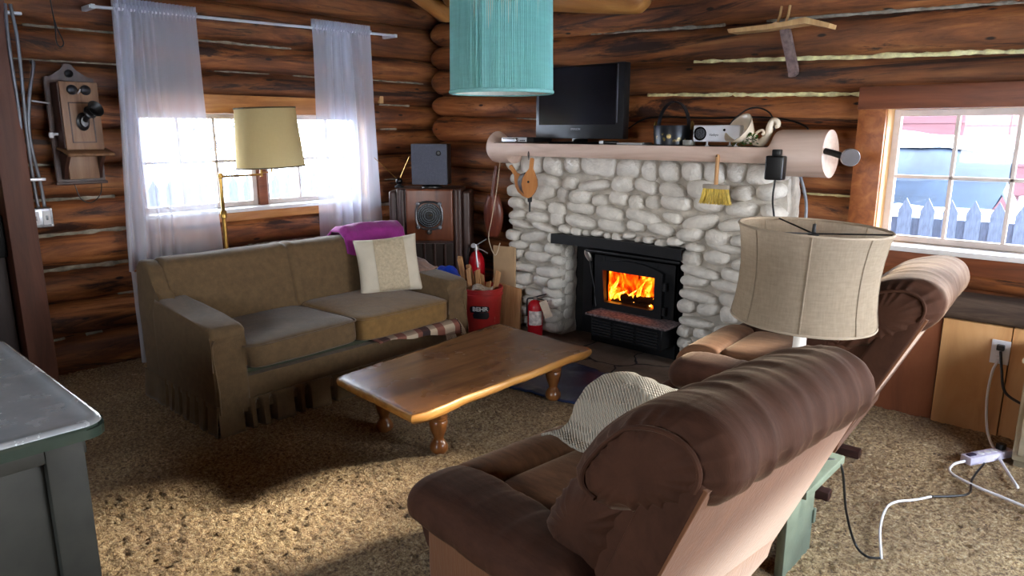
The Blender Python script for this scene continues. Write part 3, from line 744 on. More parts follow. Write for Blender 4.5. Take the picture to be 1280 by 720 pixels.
tag(o, 'pale waffle knit throw heaped over the arm of the nearer recliner', 'throw')

# ------------------------------------------------------------------ coffee table
M_top = None
def table_wood():
    t = NT('worn_maple_top'); co = t.co((9, 1.0, 9)); f = t.noise(co, 1.6, 9, .62, .4); g = t.noise(t.co(), 2.4, 4, .6); h = t.noise(t.co((30, 30, 30)), 1.3, 4, .8)
    col = t.ramp(f, [(.28, (92, 60, 36)), (.5, (134, 92, 56)), (.72, (160, 116, 74))])
    col = t.mix(t.ramp(g, [(.45, (0, 0, 0, 1)), (.66, (.8, .8, .8, 1))]), col, lin((88, 54, 32)))
    r = t.ramp(g, [(.3, (.18, .18, .18, 1)), (.7, (.34, .34, .34, 1))])
    t.bsdf(col, r, 0); return t.m
M_top = table_wood()
M_edge = wood('golden_edge', (150, 96, 40), (188, 130, 62), (212, 158, 88), (9, 1, 9), 2, .4, .2)
M_leg = wood('turned_maple', (98, 56, 26), (136, 84, 42), (162, 106, 58), (9, 9, 1), 2, .28, .05, coat=.3)
ct = thing('coffee_table', 'worn maple coffee table with wavy edges and four turned legs on the carpet', 'coffee table', (-2.39, 2.27, 0))
cor = [(.345, -.62), (.325, .58), (-.385, .61), (-.275, -.575)]
edge = []
for k in range(4):
    a, b = Vector(cor[k]), Vector(cor[(k+1) % 4]); n = 22; d = (b-a).normalized(); nn = Vector((d.y, -d.x))
    for j in range(n):
        t_ = j/n; q = a.lerp(b, t_); cr_ = min(t_, 1-t_)*(b-a).length
        w_ = .013*noise.noise(Vector((q.x*5, q.y*5, 3)))+.006*noise.noise(Vector((q.x*17, q.y*17, 9)))
        rr_ = max(0, .03-cr_); q = q+nn*(w_-rr_*.5); edge.append((q.x, q.y))
bm = BM()
rings = []
for z, ins in ((.262, .022), (.276, .004), (.288, .0), (.300, .004), (.306, .012), (.3075, .03), (.3075, .05)):
    ring = []
    for i, (x, y) in enumerate(edge):
        p = Vector((x, y)); l = p.length; q = p*(1-ins/l); ring.append(bm.verts.new((q.x, q.y, z)))
    rings.append(ring)
n = len(edge)
for a, b in zip(rings, rings[1:]):
    for i in range(n): f = bm.faces.new((a[i], a[(i+1) % n], b[(i+1) % n], b[i])); f.material_index = 1
bm.faces.new(rings[0][::-1]); bm.faces.new(rings[-1])
for f in bm.faces:
    if f.calc_center_median().z > .3065: f.material_index = 0
obj('table_top', bm, [M_top, M_edge], ct, ang=50)
prof = [(.026, .262), (.028, .245), (.024, .238), (.034, .225), (.040, .205), (.041, .19), (.0385, .188), (.0385, .184), (.041, .182), (.041, .176), (.0385, .174), (.0385, .17), (.0405, .168), (.040, .15), (.034, .12), (.025, .098), (.022, .088), (.024, .078), (.032, .068), (.040, .052), (.041, .038), (.036, .026), (.028, .016)]
for (x, y) in ((.19, -.36), (-.17, -.38), (.18, .44), (-.21, .53)):
    bm = BM(); lathe(bm, [(r, z-.016+.012) for r, z in prof], 28); o = obj('leg', bm, M_leg, ct, ang=50); o.location = (x, y, .004 if y < 0 else .020)
# ------------------------------------------------------------------ fireplace
M_stone = plain('white_painted_stone', (218, 212, 202), .75, var=.06, scale=16, bump=.7, bscale=60, bdist=.015)
M_mort = plain('white_painted_mortar', (196, 188, 176), .85, var=.12, scale=14, bump=.8, bscale=50, bdist=.015)
M_blk = plain('black_stove_steel', (26, 27, 30), .45, .3, var=.1)
M_soot = plain('sooty_firebrick', (22, 20, 19), .9, var=.3)
fp = thing('fireplace', 'white painted river stone fireplace with a black lintel over its opening', 'fireplace', (0, 0, 0))
X0, X1, FY, ZT = -3.40, -1.44, 3.675, 1.245
OX0, OX1, OZ = -2.93, -2.02, .70
bm = BM()
def core(x0, x1, z0, z1, y1=3.835):
    nx, nzz = max(2, int((x1-x0)/.03)), max(2, int((z1-z0)/.03))
    def jit(p): n = .010*noise.noise(p*14); return p+Vector((n, n-.004, n*.5))
    surf(bm, lambda u, v: jit(Vector((x0+(x1-x0)*u, FY, z0+(z1-z0)*v))), nx, nzz)
    for x, s in ((x0, -1), (x1, 1)): surf(bm, lambda u, v: jit(Vector((x, FY+(y1-FY)*u, z0+(z1-z0)*v))), 8, nzz)
    surf(bm, lambda u, v: jit(Vector((x0+(x1-x0)*u, FY+(y1-FY)*v, z1))), nx, 6); surf(bm, lambda u, v: jit(Vector((x0+(x1-x0)*u, FY+(y1-FY)*v, z0))), nx, 6)
core(X0+.02, OX0, .03, ZT); core(OX1, X1-.01, .03, ZT); core(OX0, OX1, OZ, ZT)
obj('mortar_core', bm, M_mort, fp, ang=180)
bm = BM(); r2 = random.Random(21)
def stone(cx, cz, w, h, dep, seed):
    ax = r2.uniform(-13, 13); e = r2.uniform(.62, .95)
    M = T(cx, FY, cz) @ RY(ax)
    blob(bm, (0, 0, 0), (w/2, dep, h/2), e, 22, 14, M, lambda p: .10*min(w, h)*noise.noise(Vector((p.x*9+seed, p.y*9, p.z*9)))+.03*min(w, h)*noise.noise(Vector((p.x*26+seed, p.y*26, p.z*26))))
rows = [(.045, .125), (.125, .205), (.205, .275), (.275, .345), (.345, .44), (.44, .51), (.51, .585), (.585, .655), (.655, .735), (.735, .785), (.785, .865), (.865, .94), (.94, 1.03), (1.03, 1.12), (1.12, 1.245)]
for ri, (za, zb) in enumerate(rows):
    segs = [(X0, OX0+.01), (OX1-.015, X1-.005)] if zb <= .74 else [(X0+.0, X1-.005)]
    if .735 <= za < .785: segs = [(X0, OX0-.01), (OX0+.0, OX1+.0), (OX1+.01, X1)]
    for si, (a, b) in enumerate(segs):
        small = (.735 <= za < .785 and si == 1)
        x = a; ws = []
        while x < b-.02:
            w_ = r2.uniform(.06, .10) if small else r2.choice([r2.uniform(.10, .15), r2.uniform(.14, .20), r2.uniform(.20, .27)])
            if b-(x+w_) < .07: w_ = b-x
            ws.append((x, min(w_, .32))); x += w_
        for (x, w_) in ws:
            h = (zb-za)*r2.uniform(.86, 1.22); edge = (x <= a+.001 or x+w_ >= b-.01)
            stone(x+w_/2, (za+zb)/2+r2.uniform(-.014, .014), w_*r2.uniform(.92, 1.04), h, r2.uniform(.05, .075)+(.012 if edge else 0), r2.random()*50)
# the outer cheek and the inner reveal
for zc in np.arange(.09, 1.2, .085):
    for s, xx in ((1, X0+.02),):
        M = T(xx, FY+.085, zc); blob(bm, (0, 0, 0), (.035, r2.uniform(.05, .075), .042), .7, 16, 10, M, lambda p: .006*noise.noise(p*20+Vector((zc*9, 0, 0))))
    if zc < .68:
        M = T(OX0-.012, FY+.08, zc); blob(bm, (0, 0, 0), (.022, r2.uniform(.05, .07), .042), .7, 16, 10, M, lambda p: .006*noise.noise(p*20+Vector((zc*5, 0, 0))))
obj('stone_facing', bm, M_stone, fp, ang=180)
bm = BM()
def lint(u, v):
    x = OX0-.035+(OX1-OX0+.05)*u; sag = -.012*math.sin(PI*u)*0
    q = [(FY-.085, .735), (FY-.085, .672), (FY-.075, .672), (FY-.075, .727), (FY+.06, .727), (FY+.06, .735)]
    k = int(round(v*6)) % 6; y, z = q[k]; return Vector((x, y-.03*math.sin(PI*u)*0, z+.008*math.sin(PI*u)))
surf(bm, lint, 20, 6, cv=True, cap=True); obj('lintel', bm, M_blk, fp, smooth=False)
bm = BM(); box(bm, (OX0-.02, 3.845, .03), (OX1+.02, 3.86, .74)); box(bm, (OX0+.0, 3.69, .70), (OX1, 3.85, .715)); box(bm, (OX1-.012, 3.72, .03), (OX1-.002, 3.85, .70)); obj('firebox_lining', bm, M_soot, fp, smooth=False)

# hearth of cracked flagstones
def flag():
    t = NT('cracked_flagstone'); co = t.co((1, 1, 1)); v = t.n('ShaderNodeTexVoronoi', feature='DISTANCE_TO_EDGE')
    wv = t.n('ShaderNodeVectorMath', operation='ADD'); n = t.n('ShaderNodeTexNoise'); t.set(n.inputs['Vector'], co); n.inputs['Scale'].default_value = 4
    sc = t.n('ShaderNodeVectorMath', operation='SCALE'); t.set(sc.inputs[0], n.outputs['Color']); sc.inputs['Scale'].default_value = .25
    t.set(wv.inputs[0], co); t.set(wv.inputs[1], sc.outputs[0]); t.set(v.inputs['Vector'], wv.outputs[0]); v.inputs['Scale'].default_value = 2.3
    cr_ = t.ramp(v.outputs['Distance'], [(.008, (0, 0, 0, 1)), (.024, (1, 1, 1, 1))])
    col = t.ramp(t.noise(co, 3, 6, .6), [(.3, (96, 78, 64)), (.5, (128, 108, 92)), (.7, (146, 132, 120))])
    col = t.mix(cr_, lin((30, 24, 20)), col)
    t.bsdf(col, .7, 0, t.bump(t.math('ADD', cr_, t.noise(co, 30, 4)), .5, .01)); return t.m
bm = BM()
def hf(u, v):
    x = HEARTH[0]-.02+(HEARTH[1]-HEARTH[0]+.04)*u; y = HEARTH[2]+(3.85-HEARTH[2])*v; return Vector((x, y, .034+.004*noise.noise(Vector((x*6, y*6, 0)))))
surf(bm, hf, 60, 24); surf(bm, lambda u, v: Vector((HEARTH[0]-.02+(HEARTH[1]-HEARTH[0]+.04)*u, HEARTH[2], .005+v*.029)), 60, 2)
o = obj('hearth', bm, flag(), ang=180); tag(o, 'cracked flagstone hearth slab in front of the wood stove', 'hearth')

# ------------------------------------------------------------------ wood stove insert
st = thing('wood_stove', 'black steel wood stove burning behind its glass door in the fireplace opening', 'stove', (0, 0, .034))
SY = 3.70
bm = BM()
prism(bm, [(-2.84, .02), (-2.05, .02), (-2.05, .615), (-2.84, .615)], 0, .012, T(0, 3.80, 0) @ RX(90)); obj('surround_plate', bm, M_blk, st, smooth=False)
fxa, fxb = -2.70, -2.075
def open_box(x0, x1, z0, z1, hx0, hx1, hz0, hz1, y0, y1, arch):
    """front frame plate with a hole, arched shoulders"""
    bm = BM(); n = 24
    outer = [(x0, z0), (x1, z0), (x1, z1-arch)] + [(x1-(x1-x0)*k/n, z1-arch+arch*math.sin(PI*k/n)**.6) for k in range(1, n)] + [(x0, z1-arch)]
    return outer
bm = BM()                                                               # body shell: top, sides, floor and the front round the door hole
gx0, gx1, gz0, gz1 = -2.60, -2.215, .290, .495                          # glass
for lo, hi in (((fxa, SY, .58), (fxb, 3.79, .60)), ((fxa, SY, .235), (fxa+.02, 3.79, .60)), ((fxb-.02, SY, .235), (fxb, 3.79, .60)), ((fxa, SY, .22), (fxb, 3.79, .24)),
               ((fxa, SY, .24), (gx0, SY+.02, .60)), ((gx1, SY, .24), (fxb, SY+.02, .60)), ((gx0, SY, gz1), (gx1, SY+.02, .60)), ((gx0, SY, .24), (gx1, SY+.02, gz0))): box(bm, lo, hi, bev=.003, seg=1)
obj('body', bm, M_blk, st)
bm = BM(); box(bm, (fxa-.03, SY-.045, .60), (fxb+.03, 3.80, .618), bev=.006); obj('top_plate', bm, M_blk, st)
bm = BM(); box(bm, (fxa+.0, SY+.005, .0), (fxb, 3.79, .22), bev=.004); obj('pedestal', bm, M_blk, st)
dr = BM(); n = 20; dx0, dx1, dz0, dz1 = gx0-.055, gx1+.055, gz0-.045, gz1+.075
outer = [(dx0, dz0), (dx1, dz0)] + [(dx1, dz1-.045)] + [(dx1-(dx1-dx0)*k/n, dz1-.045+.045*math.sin(PI*k/n)**.7) for k in range(1, n)] + [(dx0, dz1-.045)]
def ring(bm, out, inn, y0, y1):
    """frame between an outer outline and the rectangular hole, front at y0"""
    c = ((inn[0]+inn[1])/2, (inn[2]+inn[3])/2); ins = []
    for (x, z) in out:
        dx, dz = x-c[0], z-c[1]; k = min(abs((inn[1]-inn[0])/2/dx) if abs(dx) > 1e-6 else 9, abs((inn[3]-inn[2])/2/dz) if abs(dz) > 1e-6 else 9); ins.append((c[0]+dx*k, c[1]+dz*k))
    lo = [(bm.verts.new((x, y0, z)), bm.verts.new((x, y1, z))) for x, z in out]; li = [(bm.verts.new((x, y0, z)), bm.verts.new((x, y1, z))) for x, z in ins]; m = len(out)
    for i in range(m):
        j = (i+1) % m
        bm.faces.new((lo[i][0], lo[j][0], li[j][0], li[i][0])); bm.faces.new((lo[i][1], lo[j][1], lo[j][0], lo[i][0])); bm.faces.new((li[i][0], li[j][0], li[j][1], li[i][1])); bm.faces.new((lo[j][1], lo[i][1], li[i][1], li[j][1]))
def refine(pts, k=8): return [(a[0]+(b[0]-a[0])*i/k, a[1]+(b[1]-a[1])*i/k) for a, b in zip(pts, pts[1:]+pts[:1]) for i in range(k)]
ring(dr, refine(outer[:2]+[outer[2]], 10)[:20]+refine(outer[2:], 1), (gx0, gx1, gz0, gz1), SY-.032, SY)
dro = obj('door', dr, M_blk, st, ang=50)
for z in (.30, .45):
    bm = BM(); tube(bm, [(dx1+.02, SY-.035, z-.025), (dx1+.02, SY-.035, z+.025)], .013, 10); obj('hinge', bm, M_blk, dro)
def fireglass():
    t = NT('stove_glass'); tr = t.n('ShaderNodeBsdfTransparent'); tr.inputs[0].default_value = (.95, .8, .7, 1); gl = t.n('ShaderNodeBsdfGlossy'); gl.inputs['Roughness'].default_value = .08
    m = t.n('ShaderNodeMixShader'); m.inputs[0].default_value = .03; t.set(m.inputs[1], tr.outputs[0]); t.set(m.inputs[2], gl.outputs[0]); t.t.links.new(m.outputs[0], t.out.inputs[0]); return t.m
bm = BM(); box(bm, (gx0-.004, SY-.012, gz0-.004), (gx1+.004, SY-.008, gz1+.004)); obj('glass', bm, fireglass(), dro, smooth=False)
# fire inside: glowing back wall of flame, flame tongues and burning logs
def flame_mat(name, lo, stops, scale, strength):
    t = NT(name); co = t.co((1, 1, .55)); n1 = t.noise(co, scale, 7, .6, 1.8)
    col = t.ramp(n1, stops); em = t.n('ShaderNodeEmission'); t.set(em.inputs[0], col); t.set(em.inputs[1], t.math('MULTIPLY', t.ramp(n1, [(.3, (.12, .12, .12, 1)), (.75, (1, 1, 1, 1))]), strength))
    t.t.links.new(em.outputs[0], t.out.inputs[0]); return t.m
M_fire = flame_mat('fire_glow', 0, [(.28, (60, 8, 0)), (.42, (190, 48, 4)), (.55, (255, 110, 10)), (.68, (255, 190, 60)), (.8, (255, 236, 170))], 11, FIRE)
M_fl = flame_mat('flame_tongue', 0, [(.3, (255, 120, 14)), (.55, (255, 180, 50)), (.75, (255, 235, 160))], 20, FIRE*1.5)
bm = BM(); surf(bm, lambda u, v: Vector((gx0-.02+(gx1-gx0+.04)*u, 3.775-.012*math.sin(PI*u)-.01*noise.noise(Vector((u*4, v*4, 0))), .25+.28*v)), 20, 14); obj('fire_bed', bm, M_fire, st, ang=180)
bm = BM(); r3 = random.Random(5)
for k in range(11):
    x = gx0+.02+(gx1-gx0-.04)*k/10; y = 3.745+.018*r3.random(); h = r3.uniform(.07, .19); z0 = .27+.03*r3.random(); w_ = r3.uniform(.010, .022); ph = r3.random()*6; pts = []; rs = []
    for j in range(12):
        q = j/11; pts.append((x+.03*math.sin(q*4+ph)*q+(.02*q), y+.006*math.sin(q*5+ph), z0+h*q)); rs.append(max(.0008, w_*math.sin(PI*min(1, .18+q*.82))**1.0))
    tube(bm, pts, rs, 8, flat=.5)
fl = obj('flame', bm, M_fl, st, ang=180); fl['kind'] = 'stuff'
M_char = plain('charred_log', (40, 22, 14), .9, var=.5)
for (xa, za, xb, zb) in ((-2.57, .275, -2.30, .285), (-2.50, .315, -2.24, .33)):
    bm = BM(); tube(bm, [(xa+(xb-xa)*k/10, SY+.055, za+(zb-za)*k/10+.004*math.sin(k*2)) for k in range(11)], [.024+.004*math.sin(k*1.7) for k in range(11)], 10); obj('burning_log', bm, M_char, st)
# ash lip and blower grille
M_ash = plain('ashy_shelf', (112, 96, 96), .8, var=.5, scale=60)
bm = BM(); box(bm, (-2.605, 3.50, .232), (-2.025, 3.70, .246), bev=.003, seg=1); obj('ash_lip', bm, M_ash, st)
gr = BM(); box(gr, (-2.58, 3.535, .095), (-2.07, 3.70, .232), bev=.004, seg=1); gro = obj('blower_box', gr, M_blk, st)
for s in range(3):
    bm = BM()
    for k in range(6):
        z = .112+.018*k; box(bm, (-2.565+.165*s, 3.522, z), (-2.565+.165*s+.145, 3.537, z+.007), T(0, 0, 0))
    obj('louvre_panel', bm, plain('dark_louvre', (58, 58, 60), .4, .5), gro, smooth=False)
# damper / scoop with silver end leaning at the stove side
sc_ = thing('fire_spoon', 'small silver spoon shaped fire tool leaning in the dark beside the stove', 'fire tool', (0, 0, 0))
bm = BM(); M = T(-2.745, 3.71, .60) @ RY(-28) @ RX(10); blob(bm, (0, 0, .0), (.022, .008, .042), .9, 16, 10, M); obj('blade', bm, plain('worn_silver', (190, 184, 178), .3, .8), sc_)
bm = BM(); tube(bm, [(-2.730, 3.712, .572), (-2.70, 3.69, .50), (-2.665, 3.68, .40), (-2.64, 3.665, .285), (-2.635, 3.60, .285)][:4], .006, 8); obj('handle', bm, M_blk, sc_)

# ------------------------------------------------------------------ mantel log
M_mant = wood('peeled_pale_log', (176, 146, 128), (206, 178, 160), (222, 198, 182), (1, 8, 8), 1.4, .5, .12)
M_shelf = plain('shelf_cut', (110, 84, 72), .8, var=.2, scale=20)
ml = thing('mantel_log', 'peeled pale mantel log with a flat shelf cut between its round ends above the stones', 'mantel', (0, 0, 0))
bm = BM(); MX0, MX1, MY, MZ, MR = -3.475, -1.228, 3.585, 1.29, .108
def mant(u, v):
    x = MX0+(MX1-MX0)*u; th = 2*PI*v; s = 1+.03*noise.noise(Vector((x*2, math.cos(th), math.sin(th))))+(.05 if x > -1.47 else 0)
    e = min(1, (x-MX0)/.05); s *= math.sqrt(max(.55, 1-(1-e)**2*.5))
    y = MY+MR*s*math.cos(th); z = MZ+MR*s*math.sin(th)
    top = 1.318
    if z > top:
        if -3.34 < x < -1.485: z = top
        elif -3.44 < x <= -3.34: z = top+(z-top)*((-3.34-x)/.10)**1.5
    if -3.27 < x < -1.50 and z < 1.238: z = 1.238
    tilt = -.05*(z-MZ) if x > -1.3 else 0
    return Vector((x+tilt*max(0, (x+1.3)/.085), y, z))
g = surf(bm, mant, 140, 48, cv=True, cap=True)
for f in bm.faces: f.material_index = 1 if (f.normal.z > .9 and abs(f.calc_center_median().z-1.318) < .002) else 0
bm.normal_update()
for f in bm.faces:
    if abs(f.calc_center_median().z-1.318) < .001: f.material_index = 1
obj('log', bm, [M_mant, M_shelf], ml, ang=40)
bm = BM(); box(bm, (-3.25, 3.66, 1.27), (-1.485, 3.845, 1.3175), bev=.003); obj('rear_shelf', bm, M_shelf, ml)
SZ = 1.319

# things on the mantel
M_plas = plain('black_plastic', (18, 18, 20), .35, var=.08); M_gloss = plain('glossy_black', (9, 9, 11), .12, var=.05)
M_sil = plain('silver_plastic', (200, 200, 204), .35, .4, var=.04); M_wht = plain('white_plastic', (226, 226, 230), .4, var=.03)
dv = thing('dvd_player', 'slim disc player with silver front at the end of the mantel beside the TV', 'disc player', (-3.195, 3.60, SZ), 4)
bm = BM(); box(bm, (-.13, -.09, .006), (.13, .11, .036), bev=.003); obj('case', bm, M_plas, dv)
bm = BM(); box(bm, (-.13, -.098, .008), (.075, -.089, .036), bev=.002); obj('front_panel', bm, M_sil, dv)
bm = BM(); box(bm, (-.12, -.1, .026), (-.02, -.097, .031)); obj('disc_slot', bm, M_gloss, dv, smooth=False)
bm = BM(); lathe(bm, [(.012, 0), (.012, .006), (.009, .008)], 20, T(.0, -.097, .021) @ RX(90)); obj('dial', bm, plain('chrome', (150, 150, 156), .15, 1), dv)
for k in range(4):
    bm = BM(); box(bm, (.026+.011*k, -.1, .014), (.033+.011*k, -.097, .019)); obj('button', bm, M_gloss, dv, smooth=False)
tv = thing('tv', 'flat screen TV with glossy black frame standing on the mantel behind the lampshade', 'TV', (-2.775, 3.635, SZ), -1)
bm = BM(); box(bm, (-.345, -.03, .03), (.345, .03, .47), bev=.008); obj('cabinet', bm, M_plas, tv)
bm = BM(); box(bm, (-.315, -.0325, .115), (.288, -.0295, .462)); obj('screen', bm, plain('dark_screen', (14, 15, 20), .16, var=.04), tv, smooth=False)
bm = BM(); box(bm, (.297, -.034, .125), (.302, -.029, .46), bev=.001, seg=1); obj('trim_strip', bm, plain('grey_trim', (120, 120, 128), .3, .5), tv)
bm = BM(); box(bm, (-.05, -.018, .012), (.05, .02, .07), bev=.006); obj('neck', bm, M_gloss, tv)
bm = BM(); lathe(bm, [(.19, 0), (.195, .006), (.185, .011), (.05, .014)], 40, Matrix.Diagonal((1.25, .62, 1, 1))); obj('stand', bm, M_gloss, tv)
bm = BM(); text_mesh(bm, 'EMERSON', .017, T(-.012, -.0318, .088) @ RX(90), .0008); obj('logo', bm, plain('logo_silver', (190, 190, 196), .3, .5), tv, smooth=False)
rm = thing('remote', 'small remote with pale tip on the mantel in front of the TV', 'remote', (-2.49, 3.555, SZ), 18)
bm = BM(); blob(bm, (0, 0, .011), (.055, .018, .010), .5, 20, 10); obj('body', bm, M_plas, rm); bm = BM(); blob(bm, (-.047, 0, .011), (.020, .019, .011), .7, 16, 10); obj('tip', bm, M_wht, rm)
tb = thing('tablet', 'flat silver edged tablet lying on the mantel beside the painted bucket', 'tablet', (-2.335, 3.58, SZ), 2)
bm = BM(); box(bm, (-.085, -.06, 0), (.085, .06, .012), bev=.004); obj('case', bm, M_sil, tb); bm = BM(); box(bm, (-.078, -.053, .011), (.078, .053, .013)); obj('screen', bm, M_gloss, tb, smooth=False)
# toleware bucket
def tole():
    t = NT('painted_tole'); co = t.co(); n = t.n('ShaderNodeTexVoronoi'); t.set(n.inputs['Vector'], t.co((1, 1, 1))); n.inputs['Scale'].default_value = 26
    s = t.n('ShaderNodeSeparateXYZ'); t.set(s.inputs[0], co); band = t.ramp(s.outputs[2], [(.018, (0, 0, 0, 1)), (.03, (1, 1, 1, 1)), (.055, (1, 1, 1, 1)), (.07, (0, 0, 0, 1))])
    m = t.math('MULTIPLY', t.math('LESS_THAN', n.outputs['Distance'], .34), band)
    m2 = t.math('MULTIPLY', m, t.math('GREATER_THAN', t.noise(co, 12, 3), .48))
    col = t.mix(m2, lin((34, 38, 44)), t.ramp(t.noise(co, 40, 2), [(.4, (112, 98, 52)), (.6, (190, 160, 96))]))
    t.bsdf(col, .3, .2); return t.m
M_tole = tole()
tbk = thing('tole_bucket', 'black toleware bucket with painted gold flowers and hoop handle on the mantel', 'bucket', (-2.095, 3.60, SZ), 0)
bm = BM(); lathe(bm, [(.085, 0), (.103, .004), (.107, .05), (.110, .103), (.112, .108), (.106, .108), (.103, .02), (.0, .012)], 40); obj('body', bm, M_tole, tbk, ang=60)
bm = BM(); pts = [(.098*math.cos(a), 0, .095+.145*math.sin(a)) for a in np.linspace(0, PI, 32)]
for s in (0,):
    rows_ = []
    for (x, y, z) in pts: 
        k = 1 if True else 0
        rows_.append([bm.verts.new((x*q, yy, .095+(z-.095)*q)) for q, yy in ((1, -.016), (1, .016), (.95, .016), (.95, -.016))])
    for a, b in zip(rows_, rows_[1:]):
        for i in range(4): bm.faces.new((a[i], a[(i+1) % 4], b[(i+1) % 4], b[i]))
    bm.faces.new(rows_[0]); bm.faces.new(rows_[-1][::-1])
obj('handle', bm, M_tole, tbk, ang=50)
for s in (-1, 1):
    bm = BM(); prism(bm, [(-.016, 0), (.016, 0), (.018, .03), (0, .05), (-.018, .03)], 0, .003, T(s*.1135, 0, .085) @ RZ(90*s) @ RX(90)); obj('ear', bm, plain('gilt_ear', (150, 122, 66), .4, .4), tbk)
ash = BM(); lathe(ash, [(.028, 0), (.034, .004), (.036, .030), (.032, .030), (.030, .008), (.0, .006)], 24)
o = obj('glass_dish', ash, plain('smoky_glass', (110, 108, 100), .15, .0, var=.3), loc=(-1.967, 3.548, SZ)); tag(o, 'small smoky glass dish on the mantel between bucket and projector', 'dish')
# projector
pj = thing('projector', 'white box projector with round black lens on the mantel', 'projector', (-1.80, 3.60, SZ), 3)
bm = BM(); box(bm, (-.13, -.08, .022), (.13, .09, .108), bev=.010, seg=3); obj('case', bm, M_wht, pj)
bm = BM(); lathe(bm, [(.033, 0), (.036, .004), (.031, .006), (.026, -.002), (.024, -.012), (.012, -.008), (0, -.006)], 32, T(-.088, -.08, .064) @ RX(90)); obj('lens', bm, M_gloss, pj)
bm = BM(); lathe(bm, [(.007, 0), (.006, .003), (0, .003)], 14, T(.045, -.08, .083) @ RX(90)); obj('sensor', bm, M_gloss, pj)
bm = BM(); text_mesh(bm, 'Vankyo', .017, T(-.012, -.0805, .058) @ RX(90), .0006); obj('logo', bm, plain('logo_grey', (70, 70, 76), .5), pj, smooth=False)
for (x, y) in ((-.06, -.05), (.10, -.05), (.02, .06)):
    bm = BM(); lathe(bm, [(.011, 0), (.011, .004), (.005, .005), (.005, .024)], 14, T(x, y, 0)); obj('foot', bm, M_wht, pj)
# cup shaped planter with curled handle and leaves
M_cer = plain('cream_ceramic', (216, 200, 176), .18, var=.06)
cpn = thing('ceramic_planter', 'cream ceramic cup planter tipped over, with a curled tail and green leaves', 'planter', (-1.63, 3.555, SZ), 0)
CM = T(.005, .02, .036) @ RY(-36) @ RX(46)
bm = BM(); lathe(bm, [(.0, 0), (.030, .0), (.036, .008), (.045, .03), (.062, .06), (.080, .092), (.086, .104), (.080, .103), (.058, .064), (.040, .032), (.02, .014), (0, .012)], 40, CM); obj('cup', bm, M_cer, cpn, ang=70)
bm = BM(); cp_ = spline([(.03, 0, .025), (.07, 0, .022), (.098, 0, .06), (.108, 0, .105), (.122, 0, .128), (.142, 0, .122), (.146, 0, .105), (.134, 0, .100)], 6); tube(bm, cp_, [.022-.012*abs(k/(len(cp_)-1)-.15)**.8 for k in range(len(cp_))], 14); obj('curled_tail', bm, M_cer, cpn, ang=180)
bm = BM(); tube(bm, spline([(.035, -.02, .04), (.05, -.02, .07), (.075, -.02, .082), (.085, -.02, .07), (.078, -.02, .058)], 5), .007, 10); obj('loop_handle', bm, M_cer, cpn, ang=180)
M_leaf = plain('ivy_leaf', (60, 92, 34), .5, var=.4, scale=40)
bm = BM(); r4 = random.Random(3)
def leaf(bm, p, d, up, L_, W_):
    d = d.normalized(); s = d.cross(up).normalized(); n = s.cross(d)
    pr = [(0, 0), (.25, .8), (.5, 1), (.75, .6), (1, 0)]
    mid = [bm.verts.new(p+d*L_*t-n*.15*L_*t*t) for t, _ in pr]
    for sg in (-1, 1):
        ed = [mid[0]]+[bm.verts.new(p+d*L_*t+s*sg*W_*w_+n*.1*W_) for t, w_ in pr[1:-1]]+[mid[-1]]
        for i in range(4):
            vs = [mid[i], mid[i+1], ed[i+1], ed[i]]; vs2 = []
            for q in vs:
                if q not in vs2: vs2.append(q)
            if len(vs2) > 2: bm.faces.new(vs2)
for k in range(70):
    a = r4.random()*2*PI; p = Vector((.02+.05*r4.random(), -.055-.02*r4.random(), .012+.06*r4.random()))
    if k > 45: p = Vector((-.06+.07*r4.random(), -.045-.015*r4.random(), .012+.012*r4.random()))
    leaf(bm, p, Vector((math.cos(a), -.5-.4*r4.random(), math.sin(a)*.6)), Vector((0, -.2, 1)), r4.uniform(.014, .024), r4.uniform(.005, .008))
o = obj('leaves', bm, M_leaf, cpn, ang=180)
# ------------------------------------------------------------------ lamps
M_brass = plain('aged_brass', (176, 138, 72), .28, .9, var=.1)
def cloth_shade(name, c, trans, weave=240, ct=.35):
    t = NT(name); co = t.co(); w_ = t.noise(t.co((1, 1, .15)), weave, 3); w2 = t.noise(t.co((.15, .15, 1)), weave, 3)
    c0 = lin(c); col = t.mix(t.math('MULTIPLY', t.math('ADD', w_, w2), .5), tuple(x*(1-ct) for x in c0[:3])+(1,), tuple(min(1, x*(1+ct*.8)) for x in c0[:3])+(1,))
    d = t.n('ShaderNodeBsdfDiffuse'); t.set(d.inputs[0], col); tr = t.n('ShaderNodeBsdfTranslucent'); t.set(tr.inputs[0], col)
    m = t.n('ShaderNodeMixShader'); m.inputs[0].default_value = trans; t.set(m.inputs[1], d.outputs[0]); t.set(m.inputs[2], tr.outputs[0]); t.t.links.new(m.outputs[0], t.out.inputs[0]); return t.m
# turquoise pleated pendant
M_turq = cloth_shade('turquoise_thread', (150, 204, 198), .36, 90, .2)
M_ivory = plain('ivory_trim', (216, 212, 192), .7)
pd = thing('pendant_lamp', 'large turquoise pleated drum pendant lamp hanging above the room', 'lamp', (-1.79, 1.885, 1.525))
bm = BM(); NP = 150; r5 = random.Random(9); jit = [r5.uniform(-.0022, .0022) for _ in range(NP)]
def pen(u, v):
    k = int(round(u*NP*4)); q = (k % 4); r = .1785+(.0028 if q in (1, 2) else -.0012)+jit[(k//4) % NP]; z = .012+.45*v
    return Vector((r*(1-.035*v)*math.cos(2*PI*u), r*(1-.035*v)*math.sin(2*PI*u), z))
surf(bm, pen, NP*4, 6, cu=True); obj('pleated_shade', bm, M_turq, pd, ang=30)
bm = BM(); lathe(bm, [(.168, .46), (.166, .004), (.172, .004), (.174, .46)], 64); 
for f in [f for f in bm.faces if len(f.verts) > 4]: bm.faces.remove(f)
